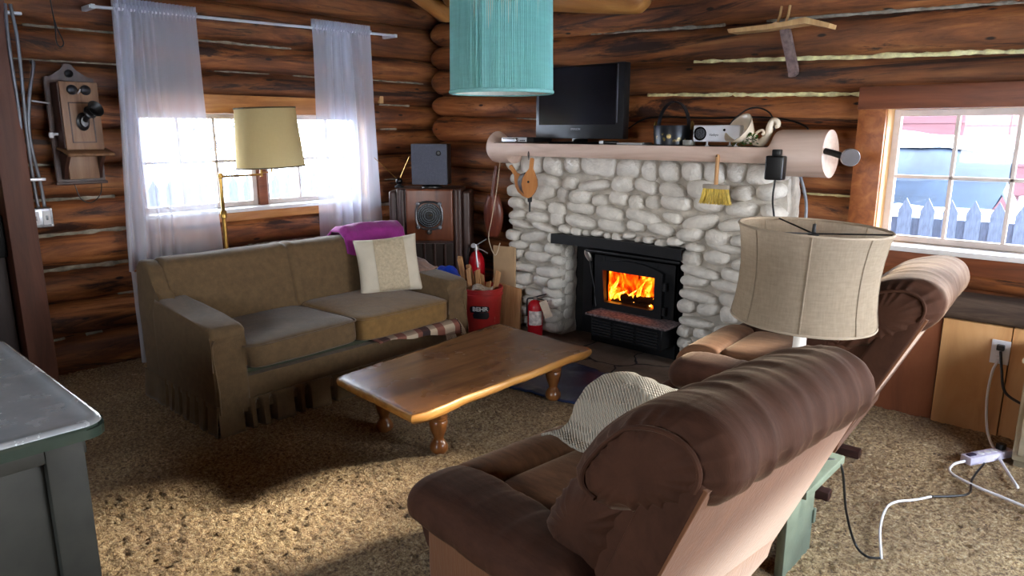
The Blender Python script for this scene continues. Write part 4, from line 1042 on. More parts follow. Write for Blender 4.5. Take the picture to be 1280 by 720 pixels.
obj('lining', bm, M_ivory, pd, ang=60)
bm = BM(); tube(bm, [(.1795*math.cos(a), .1795*math.sin(a), .006) for a in np.linspace(0, 2*PI, 65)], .0065, 8); obj('bottom_trim', bm, M_turq, pd)
bm = BM(); tube(bm, [(0, 0, .47), (0, 0, .935)], .004, 8)
for a in (0, 120, 240): tube(bm, [(0, 0, .46), (.17*math.cos(math.radians(a)), .17*math.sin(math.radians(a)), .455)], .002, 6)
obj('cord', bm, M_ivory, pd)
bm = BM(); lathe(bm, [(.018, .47), (.02, .42), (.016, .37), (.028, .33), (.03, .29), (.0, .26)], 20); obj('bulb', bm, plain('frosted_bulb', (230, 228, 220), .3), pd)
# brass swing-arm floor lamp
fl_ = thing('floor_lamp', 'brass swing arm floor lamp with cream drum shade behind the sofa', 'lamp', (-4.20, 1.975, .018))
bm = BM(); lathe(bm, [(.13, 0), (.135, .012), (.12, .022), (.02, .03), (.0125, .05), (.0125, .86), (.019, .865), (.019, .90), (.011, .91), (.010, 1.10), (.016, 1.105), (.013, 1.13), (.0, 1.135)], 24); obj('pole', bm, M_brass, fl_)
bm = BM(); tube(bm, [(0, 0, 1.112), (0, .10, 1.112), (0, .20, 1.112), (0, .265, 1.112)], .0065, 8); tube(bm, [(0, .265, 1.10), (0, .265, 1.165)], .009, 8); obj('swing_arm', bm, M_brass, fl_)
SM = T(0, .335, 1.155) @ RX(2) @ RY(-1)
bm = BM(); tube(bm, [(0, .265, 1.125), (0, .335, 1.125), (0, .335, 1.25)], .006, 8); lathe(bm, [(.014, 0), (.016, .03), (.013, .06)], 14, T(0, .335, 1.20)); obj('socket', bm, M_brass, fl_)
M_cshade = cloth_shade('cream_shade', (206, 186, 138), .3, 220, .10)
bm = BM(); surf(bm, lambda u, v: SM @ Vector(((.207-.026*v)*math.cos(2*PI*u), (.207-.026*v)*math.sin(2*PI*u), .0+.365*v)), 64, 8, cu=True); so = obj('shade', bm, M_cshade, fl_, ang=180)
for z, r in ((.003, .2075), (.362, .1818)):
    bm = BM(); tube(bm, [SM @ Vector((r*math.cos(a), r*math.sin(a), z)) for a in np.linspace(0, 2*PI, 65)], .005, 6); obj('shade_trim', bm, plain('brown_braid', (92, 78, 52), .8), so)
bm = BM()
for a in (0, 60, 120): tube(bm, [SM @ Vector((.18*math.cos(math.radians(a)), .18*math.sin(math.radians(a)), .35)), SM @ Vector((-.18*math.cos(math.radians(a)), -.18*math.sin(math.radians(a)), .35))], .002, 5)
obj('spider', bm, M_brass, so)
# green bench and linen table lamp
def chipped(name, c, under):
    t = NT(name); co = t.co(); g = t.noise(co, 9, 7, .75); col = t.ramp(t.noise(co, 4, 4), [(.3, tuple(x*.85 for x in c)), (.7, c)])
    ge = t.n('ShaderNodeNewGeometry'); m = t.math('GREATER_THAN', t.math('ADD', t.math('MULTIPLY', ge.outputs['Pointiness'], 1.0), t.math('MULTIPLY', g, .35)), .735)
    col = t.mix(m, col, lin(under)); t.bsdf(col, .38, 0, t.bump(g, .2, .01)); return t.m
M_green = plain('sage_green_paint', (92, 104, 92), .38, var=.12, scale=7, bump=.2)
be = thing('bench', 'small sage green painted bench carrying the linen lamp between the recliners', 'bench', (-.66, 2.14, .018), 0)
bm = BM(); box(bm, (-.50, -.155, .318), (.005, .175, .345), bev=.005); obj('top', bm, M_green, be)
for x in (-.075, -.45):
    bm = BM(); box(bm, (x-.014, -.105, 0), (x+.014, .125, .318), bev=.004); obj('leg_panel', bm, M_green, be)
bm = BM(); box(bm, (-.44, -.125, .235), (-.085, -.105, .30), bev=.003); obj('apron', bm, M_green, be)
bm = BM(); box(bm, (-.45, .118, .10), (-.055, .138, .15), bev=.003); obj('stretcher', bm, M_green, be)
tl = thing('table_lamp', 'wide linen shaded table lamp on a white stem standing on the green bench', 'lamp', (-.765, 2.12, .372), 0)
M_lin = cloth_shade('natural_linen', (166, 150, 130), .34, 190, .45)
bm = BM(); lathe(bm, [(.075, 0), (.078, .012), (.06, .022), (.022, .03), (.018, .06), (.021, .25), (.018, .47), (.013, .49), (.013, .56)], 28); obj('stem', bm, plain('white_ceramic', (232, 228, 220), .22, var=.03), tl)
LM = T(0, 0, .470) @ RX(-1) @ RY(2.2)
prof_ = [(0, .204), (.012, .204), (.05, .197), (.10, .1925), (.15, .192), (.20, .1955), (.25, .203), (.282, .211)]
bm = BM(); surf(bm, lambda u, v: LM @ Vector((np.interp(v*.282, [p[0] for p in prof_], [p[1] for p in prof_])*math.cos(2*PI*u), np.interp(v*.282, [p[0] for p in prof_], [p[1] for p in prof_])*math.sin(2*PI*u), v*.282)), 72, 16, cu=True)
so = obj('shade', bm, M_lin, tl, ang=180)
for k in range(8):
    a = 2*PI*k/8+.33; bm = BM(); tube(bm, [LM @ Vector((r*1.004*math.cos(a), r*1.004*math.sin(a), z)) for z, r in prof_], .0022, 6); obj('seam', bm, M_lin, so)
for z, r in ((.003, .2045), (.280, .211)):
    bm = BM(); tube(bm, [LM @ Vector((r*math.cos(a), r*math.sin(a), z)) for a in np.linspace(0, 2*PI, 65)], .004, 6); obj('shade_trim', bm, plain('linen_braid', (158, 142, 122), .9), so)
bm = BM()
for a in (20, 140, 260): tube(bm, [LM @ Vector((0, 0, .262)), LM @ Vector((.209*math.cos(math.radians(a)), .209*math.sin(math.radians(a)), .278))], .0025, 6)
lathe(bm, [(.016, .252), (.016, .262), (.006, .266), (.005, .29), (.0, .292)], 14, LM); obj('spider', bm, M_blk, so)
# lamp cords on the carpet
def cord(name, pts, r, m, label, cat, grp=None):
    bm = BM(); tube(bm, spline(pts, 10), r, 8); o = obj(name, bm, m, ang=180); return tag(o, label, cat, grp)
from_px = None

# ------------------------------------------------------------------ curtains and rod
def sheer():
    t = NT('white_sheer'); co = t.co((1, 1, .2)); w_ = t.noise(co, 90, 3)
    d = t.n('ShaderNodeBsdfDiffuse'); d.inputs[0].default_value = (.86, .87, .95, 1); tr = t.n('ShaderNodeBsdfTranslucent'); tr.inputs[0].default_value = (.74, .80, .95, 1)
    m = t.n('ShaderNodeMixShader'); m.inputs[0].default_value = .22; t.set(m.inputs[1], d.outputs[0]); t.set(m.inputs[2], tr.outputs[0])
    tp = t.n('ShaderNodeBsdfTransparent'); lw = t.n('ShaderNodeLayerWeight'); lw.inputs[0].default_value = .35
    fac = t.ramp(lw.outputs['Facing'], [(.0, (.58, .58, .58, 1)), (.8, (.18, .18, .18, 1))])
    m2 = t.n('ShaderNodeMixShader'); t.set(m2.inputs[0], fac); t.set(m2.inputs[1], m.outputs[0]); t.set(m2.inputs[2], tp.outputs[0]); t.t.links.new(m2.outputs[0], t.out.inputs[0]); return t.m
M_sheer = sheer()
rod = thing('curtain_rod', 'thin white curtain rod across the top of the log wall', 'curtain rod', (-4.375, 0, 0))
bm = BM(); tube(bm, [(0, 1.42, 2.045), (0, 2.4, 2.062), (0, 3.475, 2.082)], .009, 10); obj('rod', bm, M_wht, rod)
for y, z in ((3.47, 2.08), (1.44, 2.046)):
    bm = BM(); box(bm, (-.15, y-.012, z-.012), (.012, y+.012, z+.012), bev=.003); obj('bracket', bm, M_wht, rod)
def curtain(label, y0t, y1t, y0b, y1b, ztop, zbot, folds, seed, bunch, slantb=0.0):
    c = thing('sheer_curtain', label, 'curtain', (-4.375, 0, 0), 0, 'white sheer curtains')
    bm = BM()
    def f(u, v):
        z = ztop+(zbot+slantb*(1-u)-ztop)*v
        y = (y0t+(y1t-y0t)*u)*(1-v)+(y0b+(y1b-y0b)*u)*v
        dense = math.exp(-((u-bunch)/.27)**4)
        w1 = math.sin(u*2*PI*folds+seed+.5*noise.noise(Vector((u*3, v*1.2, seed)))); w1 = math.copysign(abs(w1)**.7, w1)
        x = (.0015+.026*dense)*(.6+.6*v)*w1+.012*math.sin(u*5+v*2.2+seed)*v+.008*noise.noise(Vector((u*4, v*2.5, seed)))
        if v < .045: x = x*.25 + (.016 if (int(u*300) % 2) else -.0)*0+.012*math.sin(u*2*PI*22+seed)
        return Vector((x+.012, y+.006*math.sin(v*5+u*9), z))
    surf(bm, f, 150, 60); obj('cloth', bm, M_sheer, c, ang=180)
    bm = BM()                                                            # the gathered folds lying double behind the face
    def back(u, v):
        q = f(max(0, bunch-.26)+.52*u*min(1, bunch+.26), v); q.x -= .016+.010*math.sin(u*2*PI*5+seed); return q
    surf(bm, back, 90, 40); obj('gathered_fold', bm, M_sheer, c, ang=180)
    bm = BM()
    def hem(u, v):
        p = f(u, .022+.02*v); p.x += .010*math.cos(PI*v*1.0)+.006; return p
    surf(bm, hem, 150, 4); obj('rod_pocket', bm, M_sheer, c, ang=180)
curtain('white sheer curtain gathered beside the wall telephone, hanging to the floor', 1.535, 1.985, 1.47, 2.02, 2.105, .60, 7, 1.2, .22)
curtain('white sheer curtain gathered at the corner side of the window above the sofa', 2.765, 3.235, 2.74, 3.29, 2.125, .58, 6, 4.1, .50)
# long tail of the telephone-side curtain behind the sofa
bm = BM(); surf(bm, lambda u, v: Vector((-4.355+.018*math.sin(u*15)*(.5+.5*v)+.01*noise.noise(Vector((u*4, v*2, 0))), 1.47+.17*u*(1-.1*v), .60-.55*v)), 40, 16)
ct_ = [o for o in bpy.data.objects if o.name.startswith('sheer_curtain')][0]
o = obj('tail', bm, M_sheer, ct_, ang=180); o.location = (4.375, 0, 0)
o = None

# ------------------------------------------------------------------ wall telephone, conduits
M_oak = wood('old_oak', (96, 64, 42), (136, 98, 68), (160, 122, 90), (9, 9, 1), 2, .5, .1)
M_oakd = wood('dark_oak', (44, 26, 22), (66, 40, 32), (84, 54, 44), (9, 9, 1), 2, .45, .1)
ph = thing('wall_telephone', 'antique oak crank wall telephone with black mouthpiece on the log wall', 'telephone', (-4.47, 1.305, 1.12))
bm = BM(); pts_ = [(-.12, 0), (.12, 0), (.12, .555)] + [(.12-.24*k/24, .555+.055*max(0, math.cos((k/24-.5)*PI*1.0))**2+(.02 if 9 < k < 15 else 0)) for k in range(1, 24)] + [(-.12, .555)]
prism(bm, [(a, b) for a, b in pts_], 0, .022, Matrix(((0, 0, 1, -.0), (1, 0, 0, 0), (0, 1, 0, 0), (0, 0, 0, 1))), bev=.004); obj('backboard', bm, M_oakd, ph, ang=50)
bm = BM(); box(bm, (.02, -.095, .185), (.135, .095, .525), bev=.006); obj('upper_box', bm, M_oakd, ph)
bm = BM(); box(bm, (.133, -.090, .178), (.150, .095, .53), bev=.007); dp = obj('door', bm, M_oak, ph)
bm = BM()
for lo, hi in (((.149, -.058, .215), (.1535, -.053, .425)), ((.149, .053, .215), (.1535, .058, .425)), ((.149, -.058, .42), (.1535, .058, .425)), ((.149, -.058, .215), (.1535, .058, .22))): box(bm, lo, hi)
obj('panel_groove', bm, M_oakd, dp, smooth=False)
for s in (-1, 1):
    bm = BM(); lathe(bm, [(.024, 0), (.026, .006), (.018, .016), (.006, .02), (.0, .021)], 24, T(.15, s*.032, .488) @ RY(90)); obj('bell', bm, plain('tarnished_bell', (74, 76, 82), .3, .8), ph)
bm = BM(); tube(bm, [(.15, -.006, .47), (.165, 0, .48), (.165, .004, .492)], .004, 6); obj('clapper', bm, M_sil, ph)
bm = BM(); lathe(bm, [(.03, 0), (.032, .012), (.02, .02), (.018, .04), (.0, .042)], 22, T(.15, 0, .325) @ RY(90) @ Matrix.Diagonal((1.5, 1, 1, 1))); obj('transmitter_base', bm, M_plas, ph)
bm = BM(); tube(bm, [(.165, .0, .325), (.19, .005, .335), (.215, .012, .36)], .014, 12); obj('transmitter_arm', bm, M_plas, ph)
bm = BM(); lathe(bm, [(.016, 0), (.03, .012), (.034, .022), (.026, .028), (.022, .05), (.040, .068), (.043, .072), (.038, .07), (.016, .04), (.0, .038)], 28, T(.215, .010, .365) @ RZ(20) @ RY(68)); obj('mouthpiece', bm, M_plas, ph)
bm = BM(); surf(bm, lambda u, v: Vector((.02+.20*v, -.105+.225*u, .188-.035*v+.006*math.sin(PI*v)+.004)), 12, 8); o = obj('writing_shelf', bm, M_oak, ph); m_ = o.modifiers.new('t', 'SOLIDIFY'); m_.thickness = .012
for s in (-1, 1): bm = BM(); prism(bm, [(.02, .02), (.06, .02), (.085, .08), (.15, .145), (.02, .16)], s*.085-.009, s*.085+.009, RX(90) @ Matrix.Diagonal((1, 1, -1, 1))); obj('shelf_bracket', bm, M_oakd, ph)
bm = BM(); box(bm, (.02, -.072, .02), (.075, .076, .16), bev=.004); obj('battery_box', bm, M_oak, ph)
bm = BM(); box(bm, (.0, -.128, -.012), (.035, .128, .004), bev=.005); obj('base_moulding', bm, M_oakd, ph)
bm = BM(); lathe(bm, [(.018, 0), (.02, .012), (.012, .02), (.0, .024)], 18, T(.022, 0, .578) @ RY(90)); obj('top_knob', bm, M_plas, ph)
bm = BM(); tube(bm, [(.06, -.096, .26), (.06, -.125, .26)], .008, 8); lathe(bm, [(.01, -.014), (.013, 0), (.01, .014)], 10, T(.06, -.13, .255)); obj('receiver_hook', bm, M_wht, ph)
bm = BM(); tube(bm, spline([(.03, -.11, .42), (.05, -.16, .425), (.05, -.19, .43), (.04, -.205, .432)], 6), .005, 8); obj('hook_arm', bm, M_sil, ph)
bm = BM(); tube(bm, spline([(.02, -.04, -.01), (.03, -.02, -.09), (.03, .03, -.115), (.02, .085, -.07), (.02, .10, .01)], 8), .0028, 6); obj('loose_wire', bm, M_blk, ph)
M_cond = plain('grey_conduit', (132, 134, 140), .45, .5, var=.1)
XC = -4.455
def cable(label, pts): return cord('conduit', [(XC+p[2] if len(p) > 2 else XC, p[0], p[1]) for p in pts], .0085, M_cond, label, 'cable')
cable('grey electrical cable nearest the post running down to the junction box', [(1.055, 2.02, .03), (1.045, 1.80, .04), (1.048, 1.45, .03), (1.040, 1.13), (1.050, .995)])
cable('grey electrical cable running straight down the log wall to the middle of the junction box', [(1.078, 2.02, .03), (1.085, 1.81, .04), (1.07, 1.40, .03), (1.075, 1.13), (1.080, .995)])
cable('grey electrical cable bending from a foam plug in the logs to the junction box', [(1.148, 1.752, -.03), (1.145, 1.73, .02), (1.10, 1.56, .04), (1.080, 1.36, .03), (1.105, 1.13), (1.110, .995)])
jb = thing('junction_box', 'grey metal double switch box where the cables end on the log wall', 'switch box', (-4.47, 1.082, .94))
bm = BM(); box(bm, (-.03, -.058, -.052), (.030, .058, .052), bev=.006); obj('box', bm, M_cond, jb)
bm = BM(); box(bm, (.029, -.055, -.05), (.034, .055, .05), bev=.004); obj('cover', bm, plain('galvanised', (168, 170, 176), .35, .7, var=.15, scale=30), jb)
for s in (-1, 1):
    bm = BM(); box(bm, (.033, s*.026-.018, -.036), (.038, s*.026+.018, .036), bev=.003); po = obj('switch_plate', bm, M_wht, jb)
    bm = BM(); box(bm, (.037, s*.026-.005, -.012), (.044, s*.026+.005, .012), bev=.002); obj('toggle', bm, M_cond, po)
for sy in (-1, 1):
    for sz in (-1, 1): bm = BM(); lathe(bm, [(.007, 0), (.006, .004), (0, .005)], 10, T(.033, sy*.049, sz*.043) @ RY(90)); obj('screw', bm, M_sil, jb)
for y, z in ((1.075, 1.98), (1.078, 1.145)):
    bm = BM(); box(bm, (-4.475, y-.05, z-.008), (-4.428, y+.05, z+.008), bev=.004); o = obj('cable_clip', bm, M_sil); tag(o, 'metal strap clip holding the cables %s' % ('near the ceiling' if z > 1.5 else 'just above the switch box'), 'clip')
cord('wire_loop', [(-4.50, 1.268, 2.45), (-4.475, 1.272, 2.10), (-4.47, 1.278, 1.95), (-4.47, 1.275, 1.86), (-4.47, 1.292, 1.835), (-4.47, 1.308, 1.86), (-4.47, 1.285, 1.93), (-4.47, 1.279, 1.97)], .0035, M_blk, 'thin dark wire ending in a loop hanging over the wall telephone', 'wire')

# ------------------------------------------------------------------ radio, speaker, antenna in the corner
M_wal2 = wood('walnut_veneer', (74, 38, 24), (104, 56, 34), (126, 74, 48), (9, 9, 1), 1.6, .35, .05)
M_wal3 = wood('dark_walnut_veneer', (46, 30, 26), (68, 46, 40), (84, 60, 52), (9, 9, 1), 1.6, .4, .05)
rd = thing('radio_cabinet', 'old walnut console radio with round dial in the corner behind the sofa', 'radio', (-3.96, 3.42, .02), 40)
# front faces local -y
bm = BM(); box(bm, (-.235, -.10, .0), (.235, .20, .975), bev=.02, seg=4); obj('cabinet', bm, M_wal3, rd)
for x, w_ in ((-.265, .06), (.265, .06)):
    bm = BM(); box(bm, (x-w_/2, -.08, .0), (x+w_/2, .19, .955), bev=.025, seg=5); obj('side_pilaster', bm, M_wal3, rd)
bm = BM(); box(bm, (-.165, -.125, .60), (.175, -.09, .972), bev=.014, seg=3); obj('front_panel', bm, M_wal2, rd)
for x in (-.19, .195):
    bm = BM(); tube(bm, [(x, -.105, .02), (x, -.105, .965)], .016, 10); obj('moulding', bm, M_wal3, rd)
bm = BM(); box(bm, (-.16, -.112, .08), (.17, -.09, .58), bev=.006)
obj('grille_cloth', bm, fabric('grille_fabric', (52, 40, 34), weave=150), rd)
for k in range(4):
    bm = BM(); box(bm, (-.12+.075*k, -.122, .08), (-.105+.075*k, -.11, .58), bev=.004); obj('grille_bar', bm, M_wal3, rd)
def dialm():
    t = NT('radio_dial'); tc = t.n('ShaderNodeTexCoord'); s = t.n('ShaderNodeSeparateXYZ'); t.set(s.inputs[0], tc.outputs['Object'])
    r = t.math('SQRT', t.math('ADD', t.math('MULTIPLY', s.outputs[0], s.outputs[0]), t.math('MULTIPLY', s.outputs[1], s.outputs[1])))
    a = t.math('ARCTAN2', s.outputs[1], s.outputs[0])
    ring_ = t.math('GREATER_THAN', t.math('SINE', t.math('MULTIPLY', r, 420.0)), .35); tick = t.math('GREATER_THAN', t.math('SINE', t.math('MULTIPLY', a, 40.0)), .1)
    m = t.math('MULTIPLY', t.math('MULTIPLY', ring_, tick), t.math('GREATER_THAN', r, .022)); col = t.mix(m, lin((22, 24, 28)), lin((122, 130, 138)))
    t.bsdf(col, .2); return t.m
dm = T(.005, -.125, .785) @ RX(90)
bm = BM(); lathe(bm, [(.088, 0), (.088, .006), (.0, .0065)], 40); o = obj('dial', bm, dialm(), rd, ang=40); o.matrix_local = dm
bm = BM(); tube(bm, [dm @ Vector((math.copysign(abs(math.cos(a))**.7, math.cos(a))*.094, math.copysign(abs(math.sin(a))**.7, math.sin(a))*.098, .006)) for a in np.linspace(0, 2*PI, 49)], .008, 8); be_ = obj('dial_bezel', bm, plain('pewter_bezel', (92, 92, 96), .35, .7), rd)
for sx in (-1, 1):
    for sy in (-1, 1): bm = BM(); lathe(bm, [(.014, 0), (.014, .01), (.008, .016), (0, .017)], 14, dm @ T(sx*.078, sy*.084, .004)); obj('bezel_stud', bm, M_cond, be_)
bm = BM(); lathe(bm, [(.017, 0), (.018, .014), (.012, .024), (0, .025)], 18, dm @ T(0, -.118, 0)); obj('knob', bm, plain('pewter_knob', (96, 92, 90), .3, .6), rd)
bm = BM(); tube(bm, [dm @ Vector((0, 0, .008)), dm @ Vector((.02, .004, .008))], .003, 6); obj('pointer', bm, M_brass, rd)
sp_ = thing('speaker', 'square grey felt covered speaker standing on the console radio', 'speaker', (-3.955, 3.43, .997), 36)
bm = BM(); box(bm, (-.13, -.07, .022), (.13, .07, .31), bev=.006); obj('cabinet', bm, M_plas, sp_)
bm = BM(); box(bm, (-.129, -.084, .024), (.129, -.068, .308), bev=.006); obj('grille', bm, fabric('blue_grey_felt', (86, 90, 104), var=.15, scale=60, weave=220, bump=.6), sp_)
bm = BM(); lathe(bm, [(.017, 0), (.018, .006), (.012, .012), (0, .013)], 18, T(.072, -.084, .245) @ RX(90)); obj('knob', bm, M_plas, sp_)
bm = BM(); lathe(bm, [(.075, .0), (.075, .008), (.04, .02), (.03, .03)], 24); obj('foot', bm, M_plas, sp_)
an = thing('tv_antenna', 'rabbit ear antenna with two thin brass rods at the edge of the radio top', 'antenna', (-4.14, 3.275, .992), 20)
bm = BM(); lathe(bm, [(.032, 0), (.034, .012), (.02, .018), (.012, .03)], 20); obj('base', bm, M_plas, an)
bm = BM(); blob(bm, (0, 0, .048), (.026, .026, .024), 1, 20, 12); obj('ball', bm, M_gloss, an)
for d in ((-.155, -.075, .165), (.075, .03, .175)):
    bm = BM(); tube(bm, [(0, 0, .05), (d[0]*.5, d[1]*.5, .05+d[2]*.5), (d[0], d[1], .05+d[2])], [.0032, .0028, .002], 6); obj('rod', bm, M_brass, an)

# ------------------------------------------------------------------ bucket with kindling, bag, extinguishers, cardboard
M_red = plain('red_plastic', (176, 44, 40), .42, var=.12, scale=8)
BK = (-3.40, 3.375)
bu = thing('bucket', 'red plastic paint bucket full of kindling beside the stone fireplace', 'bucket', (BK[0], BK[1], .028), 42)
bm = BM(); lathe(bm, [(.118, 0), (.122, .004), (.140, .27), (.148, .272), (.148, .285), (.142, .288), (.142, .305), (.149, .307), (.149, .322), (.142, .324), (.134, .30), (.116, .012), (0, .01)], 48); obj('body', bm, M_red, bu, ang=50)
def bend(x, y, z=0.0, r=None):                                            # wraps flat lettering round the bucket front (local -y)
    rr = .1225+.018*(y-.004)/.266+.0012+z if r is None else r; a = x/rr; return Vector((rr*math.sin(a), -rr*math.cos(a), y))
bm = BM(); poly = [(-.072, .165), (.02, .170), (.03, .165), (.052, .172), (.062, .19), (.055, .208), (.03, .213), (-.055, .215), (-.076, .205), (-.080, .185)]
poly2 = [(-.05, .125), (.045, .12), (.058, .135), (.055, .168), (-.045, .168), (-.058, .15)]
for pz, pp in ((.0006, poly), (.0008, poly2)):
    pp2 = refine(pp, 5); c = (sum(p[0] for p in pp2)/len(pp2), sum(p[1] for p in pp2)/len(pp2)); cv_ = bm.verts.new(bend(*c, pz)); rim = [bm.verts.new(bend(x, y, pz)) for x, y in pp2]; mid = [bm.verts.new(bend(c[0]+(x-c[0])*.5, c[1]+(y-c[1])*.5, pz)) for x, y in pp2]
    for i in range(len(rim)):
        j = (i+1) % len(rim); bm.faces.new((rim[i], rim[j], mid[j], mid[i])); bm.faces.new((mid[i], mid[j], cv_))
obj('label', bm, plain('black_label', (26, 24, 26), .4), bu, ang=180)
bm = BM(); text_mesh(bm, 'BEHR', .040, lambda p: bend(p.x-.004, p.y+.191, .0022+p.z), .0006, .0012, 1.12); obj('lettering', bm, plain('label_white', (222, 222, 216), .5), bu, smooth=False)
bm = BM(); text_mesh(bm, 'E\nL', .022, lambda p: bend(p.x+.105, p.y+.11, .0016+p.z), .0005, 0, .9); obj('side_marks', bm, plain('label_grey', (196, 150, 120), .5), bu, smooth=False)
M_kin = wood('split_pine', (150, 104, 62), (188, 140, 92), (212, 170, 122), (9, 9, 1), 3, .7, .3)
r6 = random.Random(14)
ks = [(-.075, .02, .505, -9, 4, .018), (-.055, -.03, .43, -6, -2, .014), (-.03, .03, .42, -4, 5, .020), (.0, -.005, .41, -3, 2, .018), (.015, .05, .45, -14, 3, .017), (.04, .01, .38, -6, -5, .020), (.06, .045, .40, 9, 3, .019), (.02, -.05, .345, 4, -5, .016), (-.09, .0, .40, -10, -3, .013)]
kl = ['tallest pale kindling stick leaning out of the red bucket', 'thin kindling strip at the outer side of the bucket', 'broad kindling split beside the tallest stick', 'kindling split standing in the middle of the bucket', 'kindling split leaning over behind the middle ones', 'short pale kindling split near the bucket centre', 'dark edged kindling split leaning toward the cardboard', 'short kindling wedge at the bucket front rim', 'thin kindling sliver against the bucket rim by the bag']
for (x, y, h, ax, ay, w_), lb in zip(ks, kl):
    bm = BM(); q = [bm.verts.new((sx*w_*(1 if z else .9), sy*w_*.6, z)) for z in (0, h) for sx, sy in ((-1, -1), (1, -.7), (.8, 1), (-1, .8))]
    for v in q[4:]: v.co.z += r6.uniform(-.015, .015)
    for i in range(4): bm.faces.new((q[i], q[(i+1) % 4], q[4+(i+1) % 4], q[4+i]))
    bm.faces.new(q[:4][::-1]); bm.faces.new(q[4:])
    o = obj('kindling', bm, M_kin, smooth=False); o.location = Vector((BK[0], BK[1], .05))+RZ(42) @ Vector((x*.8, y*.8, 0)); o.rotation_euler = (math.radians(ay), math.radians(ax), math.radians(42+r6.uniform(-40, 40)))
    tag(o, lb, 'firewood', 'kindling in the red bucket')
bm = BM(); surf(bm, lambda u, v: RZ(42) @ Vector((-.06+.14*u, -.125+.08*v, .318+.014*math.sin(u*6)+.02*v)), 14, 8); o = obj('newspaper', bm, plain('newsprint', (186, 170, 150), .9, var=.2, scale=60), loc=(BK[0], BK[1], .028), ang=180); tag(o, 'crumpled newspaper lying at the rim of the red bucket', 'newspaper'); m_ = o.modifiers.new('t', 'SOLIDIFY'); m_.thickness = .004
bm = BM(); blob(bm, (0, 0, .25), (.125, .11, .25), .8, 44, 30, None, lambda p: .03*noise.noise(p*8)+.022*abs(noise.noise(p*19))); o = obj('plastic_bag', bm, plain('blue_bag', (18, 66, 190), .3, var=.2, scale=9), loc=(-3.44, 3.065, .02), ang=180); tag(o, 'crumpled bright blue plastic bag between sofa arm and bucket', 'bag')
M_ext = plain('extinguisher_red', (186, 22, 34), .25, var=.05); M_extl = plain('extinguisher_label', (206, 196, 190), .5, var=.25, scale=40)
def extinguisher(label, loc, rz, h, r, tagged):
    e = thing('fire_extinguisher', label, 'fire extinguisher', loc, rz, 'red fire extinguishers')
    bm = BM(); lathe(bm, [(r*.9, 0), (r, .01), (r, h*.72), (r*.86, h*.80), (r*.55, h*.86), (r*.3, h*.875), (r*.3, h*.90)], 32); obj('cylinder', bm, M_ext, e)
    if tagged:
        bm = BM(); surf(bm, lambda u, v: Vector(((r+.0012)*math.sin(-.9+1.9*u), -(r+.0012)*math.cos(-.9+1.9*u), h*(.30+.34*v))), 16, 2); obj('label', bm, M_extl, e)
    bm = BM(); lathe(bm, [(r*.34, h*.89), (r*.34, h*.94), (r*.2, h*.96), (0, h*.96)], 16); obj('valve', bm, plain('valve_metal', (150, 140, 132), .35, .8), e)
    bm = BM(); tube(bm, [(-.01, 0, h*.94), (.03, -.005, h*.985), (.075, -.01, h*1.03)], .008, 8, flat=.5); tube(bm, [(-.005, 0, h*.92), (.04, -.01, h*.90), (.085, -.015, h*.86)], .007, 8, flat=.5); obj('lever', bm, M_plas if tagged else M_sil, e)
    bm = BM(); tube(bm, spline([(-.015, -.01, h*.93), (-.05, -.02, h*.92), (-r*1.05, -.02, h*.80), (-r*1.08, -.015, h*.5)], 6), .006, 8); obj('hose', bm, M_plas, e)
    if tagged:
        bm = BM(); box(bm, (-.026, -.002, -.115), (.026, .002, 0), T(.05, -.055, h*.90) @ RY(-22) @ RX(-12)); obj('inspection_tag', bm, plain('paper_tag', (196, 176, 156), .8), e)
    else:
        bm = BM(); lathe(bm, [(.017, 0), (.018, .008), (0, .01)], 14, T(-.015, -.03, h*.95) @ RX(60)); tube(bm, [(.0, -.03, h*.97), (.012, -.05, h*.78), (.02, -.06, h*.70)], .007, 8); obj('nozzle', bm, M_sil, e)
extinguisher('small red fire extinguisher with a paper tag in front of the stone pier', (-3.035, 3.52, .037), 40, .285, .052, True)
extinguisher('tall red fire extinguisher standing behind the kindling bucket', (-3.63, 3.555, .02), 35, .60, .06, False)
M_card = plain('cardboard', (188, 156, 118), .85, var=.08, scale=6)
def board(name, label, cat, loc, rz, tilt, poly, th, m):
    bm = BM(); prism(bm, poly, 0, th, RX(90)); o = obj(name, bm, m, smooth=False); o.location = loc; o.rotation_euler = (math.radians(tilt), 0, math.radians(rz)); tag(o, label, cat); return o
board('cardboard', 'torn cardboard sheet leaning on the stones behind the bucket', 'cardboard', (-3.385, 3.588, .045), 5, -.6, [(-.085, 0), (.10, 0), (.10, .56), (.06, .565), (.03, .56), (-.095, .56), (-.09, .33), (-.10, .31)], .012, M_card)
board('wood_offcut', 'pale plywood offcut standing behind the red bucket in front of the cardboard', 'board', (-3.245, 3.560, .037), 5, -2, [(-.17, 0), (.04, 0), (.04, .29), (-.17, .315)], .015, M_kin)

# ------------------------------------------------------------------ things hanging round the mantel
M_leather = plain('dark_leather', (48, 34, 32), .5, var=.2)
bw_ = thing('fire_bellows', 'wooden fire bellows with black leather sides hanging from the mantel on the white stones', 'bellows', (-3.08, 3.53, 1.075), 14)
M_bw = wood('bellows_wood', (150, 92, 44), (182, 118, 62), (200, 140, 84), (9, 9, 1), 2, .4, .05)
bpoly = [(0, .155), (.012, .15), (.013, .085), (.03, .06), (.052, .02), (.057, -.02), (.045, -.06), (.022, -.095), (.0, -.105), (-.022, -.095), (-.045, -.06), (-.057, -.02), (-.052, .02), (-.03, .06), (-.013, .085), (-.012, .15)]
for k, (yy, rz) in enumerate(((-.045, 0), (0.0, 0))):
    bm = BM(); prism(bm, bpoly, 0, .012, (T(0, yy, 0) @ T(0, 0, -.105) @ RY(6 if k == 0 else -38) @ T(0, 0, .105) @ RX(90))); obj('board', bm, M_bw, bw_, ang=40)
bm = BM()
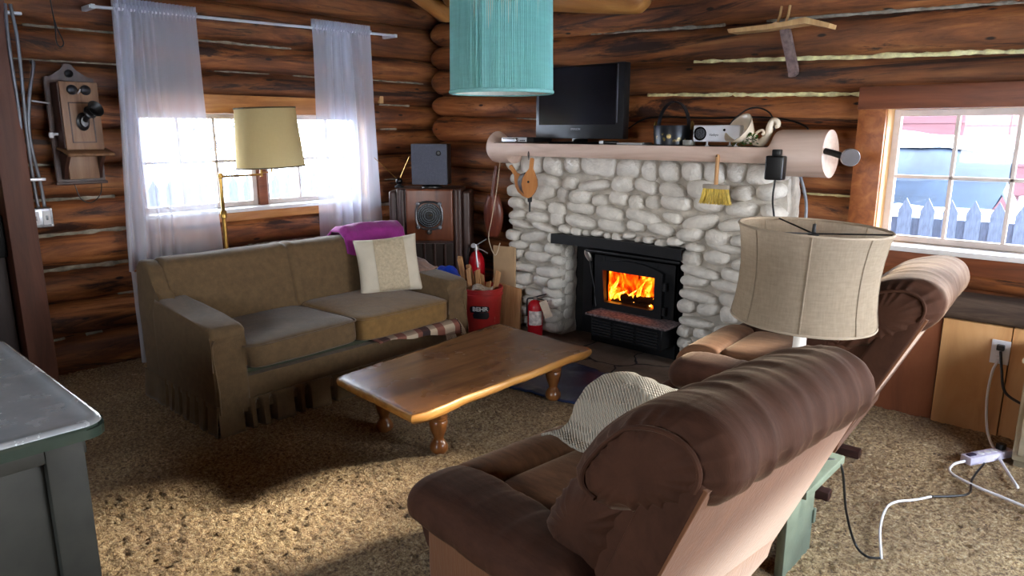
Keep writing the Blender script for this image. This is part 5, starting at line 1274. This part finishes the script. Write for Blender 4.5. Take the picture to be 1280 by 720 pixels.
def bel(u, v):
    a = 2*PI*u; x = .052*math.cos(a)*(1-.35*(math.sin(a) < 0)*abs(math.sin(a))); z = -.02+.082*math.sin(a); yy = -.05+.045*v; pl__ = 1-.12*abs(math.sin(v*PI*3))
    p = (T(0, 0, -.105) @ RY(4-42*v) @ T(0, 0, .105)) @ Vector((x*pl__, 0, z*pl__)); return p+Vector((0, yy, 0))
surf(bm, bel, 40, 18, cu=True); obj('leather', bm, M_leather, bw_, ang=180)
bm = BM(); lathe(bm, [(.016, 0), (.014, -.03), (.006, -.035), (.005, -.095), (.0, -.097)], 14, T(-.0, -.03, -.10)); obj('nozzle', bm, M_blk, bw_)
bm = BM(); lathe(bm, [(.008, 0), (.007, .003), (0, .004)], 12, T(.004, -.06, -.0) @ RX(90)); obj('valve_hole', bm, M_blk, bw_)
bm = BM(); tube(bm, spline([(0, -.045, .14), (-.004, -.05, .175), (.004, -.05, .195), (0, -.045, .15)], 5), .003, 6); obj('thong', bm, M_leather, bw_)
sc2 = thing('wooden_scoop', 'dark red wooden scoop with long handle hanging at the side of the fireplace', 'scoop', (-3.50, 3.60, .84), 20)
M_scw = wood('red_brown_wood', (66, 28, 20), (100, 46, 32), (124, 66, 46), (9, 9, 1), 2, .35, .05)
bm = BM()
def scoop(u, v):
    th = PI*v-PI/2*0; z = .12-.30*u; w_ = .075*math.sin(PI*min(1, .12+u*.80))**.6; return Vector((w_*math.cos(PI*v), -.05*math.sin(PI*v)*(1-.4*u)*math.sin(PI*min(1, .1+.8*u))**.5-.0, z))
surf(bm, scoop, 26, 20); o = obj('bowl', bm, M_scw, sc2, ang=180); m_ = o.modifiers.new('t', 'SOLIDIFY'); m_.thickness = .008
bm = BM(); tube(bm, [(0, -.02, .10), (.008, -.015, .18), (.020, -.01, .27), (.024, -.008, .32)], [.016, .012, .013, .009], 10); obj('handle', bm, M_scw, sc2)
cord('string', [(-3.385, 3.55, 1.20), (-3.40, 3.53, 1.0), (-3.44, 3.52, .80), (-3.465, 3.515, .66), (-3.40, 3.51, .55), (-3.36, 3.52, .64)], .003, plain('twine', (196, 176, 150), .9), 'thin pale string hanging from the mantel down past the cardboard', 'string')
# hand broom
br = thing('hand_broom', 'yellow bristle hand broom hanging from a nail on the mantel front', 'broom', (-1.755, 3.475, 1.10))
bm = BM(); lathe(bm, [(.011, .02), (.010, .06), (.011, .17), (.008, .178), (0, .18)], 14); obj('handle', bm, M_kin, br)
bm = BM(); box(bm, (-.072, -.012, .0), (.072, .012, .024), bev=.006); obj('head', bm, plain('broom_head', (158, 146, 132), .6), br)
M_bris = plain('yellow_bristle', (212, 178, 72), .6, var=.3, scale=60, stretch=(4, 4, .4))
bm = BM(); r7 = random.Random(2)
for k in range(420):
    x = r7.uniform(-.069, .069); y = r7.uniform(-.010, .010); q = r7.uniform(.072, .082); tube(bm, [(x, y, .004), (x*1.12, y*1.2, -q*.5), (x*1.30+r7.uniform(-.003, .003), y*1.6, -q)], [.0016, .0014, .0008], 4)
b_ = obj('bristle', bm, M_bris, br); b_['kind'] = 'stuff'
bm = BM(); tube(bm, [(0, .05, .168), (0, -.016, .170)], .004, 8); obj('nail', bm, M_blk, br)
# adapter, cables, crank roller
ad = thing('power_adapter', 'black power adapter hanging at the round end of the mantel', 'adapter', (-1.435, 3.455, 1.225))
bm = BM(); box(bm, (-.045, -.03, -.062), (.045, .02, .055), bev=.010, seg=3); obj('body', bm, M_plas, ad)
bm = BM(); box(bm, (-.022, -.012, .05), (.022, .015, .085), bev=.006); obj('neck', bm, M_plas, ad)
bm = BM(); tube(bm, spline([(.0, 0, -.06), (-.004, .0, -.16), (.004, .02, -.26), (.0, .06, -.40), (.02, .1, -.62)], 6), .005, 8); obj('lead', bm, M_plas, ad)
cord('flex_conduit', [(-1.40, 3.66, 1.20), (-1.375, 3.72, 1.05), (-1.37, 3.73, .92), (-1.365, 3.735, .70)], .0085, M_cond, 'grey flexible cable dropping from the mantel end down the log wall', 'cable')
cr_ = thing('metal_roller', 'metal roller on a short bar sticking out of the mantel end', 'roller', (-1.165, 3.49, 1.285), 0)
bm = BM(); tube(bm, [(-.06, .01, .02), (-.02, 0, .012), (.03, -.01, -.002), (.055, -.01, -.004)], .015, 10); obj('bar', bm, plain('dark_bar', (62, 58, 56), .4, .7), cr_)
bm = BM(); lathe(bm, [(.0, -.018), (.038, -.018), (.040, -.014), (.040, .014), (.038, .018), (0, .018)], 32, T(.062, -.012, -.006) @ RZ(28) @ RX(90)); 
for f in bm.faces: f.material_index = 1 if f.calc_area() > 1e-4 and len(f.verts) > 3 and abs((RZ(28) @ RX(90) @ Vector((0, 0, 1))).dot(f.normal)) > .95 else 0
bm.normal_update()
ax_ = (RZ(28) @ RX(90)) @ Vector((0, 0, 1))
for f in bm.faces: f.material_index = 1 if abs(ax_.dot(f.normal)) > .9 else 0
obj('wheel', bm, [plain('brushed_metal', (150, 150, 156), .35, .8), plain('dull_hub', (86, 80, 80), .6)], cr_)
# crossed boards on the log wall
wb = thing('wooden_wall_bracket', 'plank and grey slat T-shaped bracket nailed high on the log wall', 'bracket', (0, 0, 0))
bm = BM(); prism(bm, [(-1.86, 1.925), (-1.62, 1.93), (-1.60, 1.938), (-1.585, 1.932), (-1.45, 1.945), (-1.33, 1.905), (-1.335, 1.885), (-1.45, 1.915), (-1.65, 1.905), (-1.85, 1.905)], -3.80, -3.70, RX(90)); obj('plank', bm, M_pine, wb, smooth=False)
bm = BM(); prism(bm, [(-1.615, 1.915), (-1.565, 1.918), (-1.505, 1.71), (-1.505, 1.685), (-1.52, 1.672), (-1.545, 1.67), (-1.55, 1.70)], -3.815, -3.785, RX(90)); obj('slat', bm, plain('grey_slat', (120, 98, 92), .8, var=.2, scale=40), wb, smooth=False)
for x in (-1.632, -1.588):
    bm = BM(); tube(bm, [(x, 3.84, 2.03), (x+.003, 3.82, 1.985), (x, 3.80, 1.94)], .007, 6); obj('peg', bm, M_pine, wb)

# ------------------------------------------------------------------ mat, metal topped table
def vinyl():
    t = NT('navy_vinyl'); co = t.co(); f = t.noise(co, 4, 5, .6); t.bsdf(t.ramp(f, [(.3, (30, 42, 76)), (.7, (50, 66, 106))]), t.ramp(f, [(.3, (.28, .28, .28, 1)), (.7, (.5, .5, .5, 1))]), 0, t.bump(t.noise(co, 9, 4), .3, .02)); return t.m
bm = BM()
def matf(u, v):
    a = Vector((-2.78, 2.66, 0)).lerp(Vector((-1.55, 2.78, 0)), u); b = Vector((-2.78, 3.27, 0)).lerp(Vector((-1.60, 3.205, 0)), u); p = a.lerp(b, v); p.y += .012*noise.noise(Vector((u*5, v*3, 0)))*(1-v)
    e = min(u, 1-u, v*.6, (1-v)*.6); p.z = .036+.010*noise.noise(Vector((p.x*7, p.y*7, 4)))+(.016*abs(noise.noise(Vector((u*16, 0, 3)))) if v < .15 else 0); return p
surf(bm, matf, 60, 30); o = obj('vinyl_mat', bm, vinyl(), ang=180); m_ = o.modifiers.new('t', 'SOLIDIFY'); m_.thickness = .008; tag(o, 'dark navy vinyl mat lying between coffee table and hearth', 'mat')
mt = thing('metal_topped_table', 'green painted table with a shiny metal top beside the post', 'table', (-2.21, .10, .0), 0)
def zinc():
    t = NT('zinc_top'); co = t.co(); f = t.noise(co, 8, 6, .6); t.bsdf(t.ramp(f, [(.3, (176, 182, 186)), (.7, (206, 210, 214))]), t.ramp(f, [(.3, (.16, .16, .16, 1)), (.7, (.32, .32, .32, 1))]), .5); return t.m
M_zinc = zinc(); M_geno = plain('grey_green_paint', (40, 40, 34), .6, var=.15); M_gedge = plain('green_enamel_edge', (50, 62, 54), .25, var=.1)
def rrect(x0, y0, x1, y1, r, n=8):
    P_ = []
    for (cx, cy, a0) in ((x1-r, y1-r, 0), (x0+r, y1-r, 90), (x0+r, y0+r, 180), (x1-r, y0+r, 270)):
        P_ += [(cx+r*math.cos(math.radians(a0+90*k/n)), cy+r*math.sin(math.radians(a0+90*k/n))) for k in range(n+1)]
    return P_
bm = BM(); prism(bm, rrect(-.475, -.50, .48, .40, .05), .712, .742, bev=.008); o = obj('edge', bm, M_gedge, mt, ang=50)
bm = BM(); rings = []
for ins, z in ((.003, .742), (.006, .750), (.016, .752), (.026, .748), (.034, .744), (.06, .744)): rings.append([bm.verts.new((x, y, z)) for x, y in rrect(-.475+ins, -.50+ins, .48-ins, .40-ins, .05)])
for a, b in zip(rings, rings[1:]):
    for i in range(len(a)): bm.faces.new((a[i], a[(i+1) % len(a)], b[(i+1) % len(a)], b[i]))
bm.faces.new(rings[-1]); obj('top_sheet', bm, M_zinc, mt, ang=60)
for x in (-.385, .395):
    for y in (-.40, .315):
        bm = BM(); box(bm, (x-.035, y-.04, .0), (x+.035, y+.04, .712), bev=.005); obj('leg', bm, M_geno, mt)
bm = BM(); box(bm, (-.36, .29, .10), (.36, .325, .712), bev=.003); obj('side_board', bm, M_geno, mt)
bm = BM(); box(bm, (.375, -.36, .06), (.405, .275, .712), bev=.003); obj('end_board', bm, M_geno, mt)
bm = BM(); box(bm, (-.42, -.46, .66), (.425, .36, .713), bev=.003); obj('apron', bm, M_geno, mt)

# ------------------------------------------------------------------ outlet, power strip, cords, white cabinet
ol = thing('wall_outlet', 'white wall outlet with two plugs on the plywood panel', 'outlet', (-.462, 3.764, .42))
bm = BM(); box(bm, (-.036, -.008, -.055), (.036, .0, .055), bev=.003); obj('plate', bm, M_wht, ol)
bm = BM(); box(bm, (-.014, -.034, .012), (.016, -.006, .038), bev=.006); obj('black_plug', bm, M_plas, ol)
bm = BM(); box(bm, (-.012, -.026, -.042), (.012, -.006, -.016), bev=.005); obj('white_plug', bm, M_wht, ol)
ps = thing('power_strip', 'white power strip lying on the carpet under the outlet', 'power strip', (-.41, 3.42, .034), 62)
bm = BM(); box(bm, (-.125, -.025, 0), (.125, .025, .035), bev=.006); obj('body', bm, plain('lilac_plastic', (206, 200, 222), .4), ps)
for k in range(4):
    bm = BM(); lathe(bm, [(.013, 0), (.012, .002), (0, .002)], 16, T(-.04+.038*k, 0, .035)); obj('socket', bm, M_wht, ps)
bm = BM(); box(bm, (-.115, -.010, .034), (-.075, .010, .041), bev=.003); obj('switch', bm, plain('dark_switch', (40, 34, 60), .4), ps)
bm = BM(); box(bm, (.06, -.014, .034), (.092, .014, .062), bev=.005); obj('plug', bm, M_plas, ps)
cord('power_cable', [(-.462, 3.74, .39), (-.475, 3.71, .33), (-.475, 3.69, .20), (-.44, 3.60, .08), (-.36, 3.42, .045), (-.27, 3.20, .04)], .0058, M_wht, 'white cord dropping from the outlet and curling past the power strip', 'cord')
cord('power_cable', [(-.47, 3.30, .05), (-.50, 3.24, .045), (-.49, 3.16, .042), (-.40, 3.10, .042), (-.28, 3.06, .042), (-.12, 3.0, .042)], .0058, M_wht, 'white cord leading from the end of the power strip across the carpet', 'cord')
cord('power_cable', [(-.458, 3.735, .43), (-.44, 3.70, .36), (-.41, 3.66, .27), (-.33, 3.62, .24), (-.26, 3.60, .22)], .006, M_plas, 'black cord sagging from the outlet toward the pale cabinet', 'cord')
cord('lamp_cord', [(-.70, 2.24, .368), (-.655, 2.28, .34), (-.63, 2.30, .18), (-.60, 2.33, .06), (-.555, 2.31, .042), (-.52, 2.33, .042)], .0042, M_plas, 'dark lamp cord hanging off the green bench onto the carpet', 'cord')
cord('lamp_cord', [(-.518, 2.332, .042), (-.575, 2.52, .042), (-.60, 2.68, .042), (-.585, 2.76, .042), (-.54, 2.82, .042), (-.50, 2.89, .042)], .0045, M_wht, 'pale length of cord on the carpet joining the lamp cord', 'cord')
cord('lamp_cord', [(-.50, 2.89, .042), (-.44, 2.95, .042), (-.40, 3.02, .042), (-.415, 3.16, .042), (-.405, 3.33, .05)], .0045, M_plas, 'dark cord on the carpet running up to the power strip', 'cord')
hc = thing('white_cabinet', 'pale painted cabinet edge standing against the plywood wall', 'cabinet', (-.06, 3.595, .02))
bm = BM(); box(bm, (-.27, -.15, .03), (.5, .15, .46), bev=.01); obj('body', bm, plain('cream_paint', (178, 168, 140), .55, var=.1), hc)
bm = BM(); box(bm, (-.285, -.165, .455), (.51, .155, .475), bev=.006); obj('top', bm, plain('cream_top', (186, 176, 150), .5), hc)
bm = BM(); box(bm, (-.26, -.145, 0), (.49, .145, .04)); obj('plinth', bm, plain('plinth_paint', (128, 118, 96), .6), hc)
for k in range(2):
    bm = BM(); box(bm, (-.25+.37*k, -.162, .06), (.10+.37*k, -.149, .44), bev=.006); obj('door', bm, plain('cream_door', (182, 172, 146), .5), hc)

# ------------------------------------------------------------------ outdoors: tarped boat, red barn, trees
M_tarp = plain('navy_tarp', (32, 44, 60), .55, var=.25, scale=3, bump=.4, bscale=5)
bo = thing('tarped_boat', 'boat under a blue tarp dusted with snow in front of the red barn', 'boat', (-1.15, 8.3, -.35), 4)
def boatp(u, v, grow=0.0):
    x = -4.6+4.6*u; w_ = 1.05*math.sin(PI*min(.5, (1-u)*.55+.02))**.6*(1-.0*u); th = PI*v
    ridge = 1.86-.22*u**2; keel = .95+.18*u**4
    side = math.cos(th); up = math.sin(th)**.75
    y = w_*side*(1+grow); z = 1.32-.05*u+(ridge-1.30)*up+grow
    if v in (0.0, 1.0): pass
    return Vector((x, y, z+.03*noise.noise(Vector((x*3, side*2, 1)))))
bm = BM(); surf(bm, boatp, 60, 24)
def hull(u, v):
    x = -4.6+4.6*u; w_ = 1.05*math.sin(PI*min(.5, (1-u)*.55+.02))**.6; s = -1+2*v
    return Vector((x-.28*(1-abs(s))*u**3, w_*s*(.96-.0*abs(s)), 1.34-.05*u-(.62-.18*u**3)*(1-abs(s)**2.2)+.02*noise.noise(Vector((x*4, s*3, 2)))))
surf(bm, hull, 60, 24); obj('tarp', bm, M_tarp, bo, ang=180)
bm = BM(); surf(bm, lambda u, v: boatp(.02+.95*u, .50+.30*v+.07*noise.noise(Vector((u*7, v*3, 5))), .0)+Vector((0, 0, .035)), 60, 12); obj('snow_cover', bm, M_snow, bo, ang=180)
bm = BM(); tube(bm, [(-.06, -.02, 1.25), (.10, 0, .95), (.32, 0, .40), (.34, 0, .05)], .045, 10); tube(bm, [(-4, .4, .32), (.3, 0, .38)], .04, 8); tube(bm, [(-4, -.4, .32), (.3, 0, .38)], .04, 8); obj('trailer', bm, plain('pale_trailer', (150, 160, 170), .5), bo)
for s in (-1, 1):
    bm = BM(); lathe(bm, [(.0, -.09), (.22, -.09), (.27, -.05), (.27, .05), (.22, .09), (0, .09)], 28, T(-2.9, s*.85, .27) @ RX(90)); obj('wheel', bm, M_plas, bo)
barn = thing('red_barn', 'red board sided barn behind the tarped boat', 'barn', (-1.5, 11.6, -.4), 3)
M_barn = plain('red_siding', (74, 40, 44), .8, var=.08, scale=5, stretch=(.5, 1, 6))
bm = BM(); N_ = 15; prof2 = []
for k in range(N_): prof2 += [(-.02, k*.19), (.0, (k+1)*.19-.004), (-.02, (k+1)*.19-.002)]
g0 = [[bm.verts.new((x, p[0], p[1])) for p in prof2] for x in (-7, 6)]
for i in range(len(prof2)-1): bm.faces.new((g0[0][i], g0[1][i], g0[1][i+1], g0[0][i+1]))
box(bm, (-7, .0, 0), (6, 4, 2.84)); obj('siding', bm, M_barn, barn, smooth=False)
bm = BM(); prism(bm, [(-.25, 2.8), (2, 3.5), (4.25, 2.8), (4.25, 2.92), (2, 3.65), (-.25, 2.92)], -7.2, 6.2, Matrix(((0, 0, 1, 0), (1, 0, 0, 0), (0, 1, 0, 0), (0, 0, 0, 1)))); obj('roof', bm, M_snow, barn, smooth=False)
bm = BM(); lathe(bm, [(.14, 0), (.15, .03), (.12, .05), (.06, .05), (.05, .03), (0, .03)], 24, T(-.28, -.02, 1.62) @ RX(90)); obj('vent', bm, M_wht, barn)
bm = BM(); box(bm, (.02, -.10, .35), (.62, -.02, .95), bev=.02); obj('utility_box', bm, plain('utility_grey', (160, 166, 172), .6), barn)
M_bark = plain('grey_bark', (92, 92, 98), .9, var=.3)
r8 = random.Random(31)
tl_ = ['slim bare tree nearest the middle of the curtained window', 'leaning bare tree beyond the snowy picket fence', 'bare tree at the far side of the snowy yard', 'thick bare tree behind the fence pickets', 'small bare tree near the window centre post', 'tall bare tree beyond the corner curtain', 'distant bare tree behind the cream lamp shade', 'slender bare tree at the edge of the snowy yard']
for k, (x, y, h) in enumerate([(-12, 5.0, 5), (-13.5, 6.4, 6), (-15, 8.4, 6), (-12.5, 8.9, 5), (-14.5, 7.2, 4), (-16, 11.6, 7), (-13.0, 9.9, 5), (-17, 6.3, 7)]):
    tr_ = thing('bare_tree', tl_[k], 'tree', (x, y, -.36), 0, 'bare trees across the snowy yard'); bm = BM()
    pts = [Vector((.18*noise.noise(Vector((q*1.5, k, 0))), .18*noise.noise(Vector((q*1.5, 0, k))), h*q)) for q in np.linspace(0, 1, 10)]; tube(bm, pts, [.07*(1-.85*q) for q in np.linspace(0, 1, 10)], 8); obj('trunk', bm, M_bark, tr_, ang=180)
    bm = BM()
    for j in range(26):
        q = .22+.75*r8.random(); p = pts[min(9, int(q*9))]; a = r8.random()*2*PI; L_ = (1.05-q)*1.6*r8.uniform(.5, 1); d = Vector((math.cos(a), math.sin(a), .8)).normalized(); p2 = p+d*L_*.5+Vector((0, 0, .04)); p3 = p+d*L_+Vector((0, 0, .14*L_)); tube(bm, [p, p2, p3], [.018, .011, .003], 5)
        d2 = (d+Vector((r8.uniform(-1, 1), r8.uniform(-1, 1), .2))).normalized(); tube(bm, [p2, p2+d2*L_*.4], [.008, .002], 4)
    obj('branches', bm, M_bark, tr_, ang=180)
bm = BM(); blob(bm, (0, 0, 0), (1.1, 2.2, .62), .6, 30, 16, None, lambda p: .10*noise.noise(p*1.5)); o = obj('snow_mound', bm, plain('blue_shadowed_snow', (190, 208, 230), .8), loc=(-10.5, 6.2, -.1), ang=180); tag(o, 'low snow covered mound in the yard beyond the fence', 'snow mound')

bm = BM(); blob(bm, (0, 0, 0), (3.2, .36, 1.02), .7, 44, 18, None, lambda p: .07*noise.noise(p*2)+.03*noise.noise(p*7)); o = obj('snow_bank', bm, M_snow, loc=(-1.5, 6.78, -.25), ang=180); tag(o, 'heaped snow bank between the picket fence and the tarped boat', 'snow bank')

cord('television_cable', [(-2.55, 3.80, 1.40), (-2.38, 3.815, 1.475), (-2.0, 3.815, 1.468), (-1.72, 3.815, 1.47), (-1.55, 3.815, 1.455), (-1.44, 3.80, 1.42), (-1.40, 3.74, 1.385)], .005, M_plas, 'black cable running along the logs above the mantel from the TV', 'cable')
cord('projector_cable', [(-1.86, 3.70, 1.36), (-1.83, 3.79, 1.46), (-1.74, 3.81, 1.52), (-1.64, 3.81, 1.49), (-1.60, 3.80, 1.40)], .004, M_plas, 'thin black cable looping behind the projector up the logs', 'cable')
bm = BM(); box(bm, (-4.545, 3.415, 1.60), (-4.515, 3.45, 1.685), bev=.004); o = obj('wood_block', bm, M_pine); tag(o, 'small pale wood block nailed above the window corner', 'block')
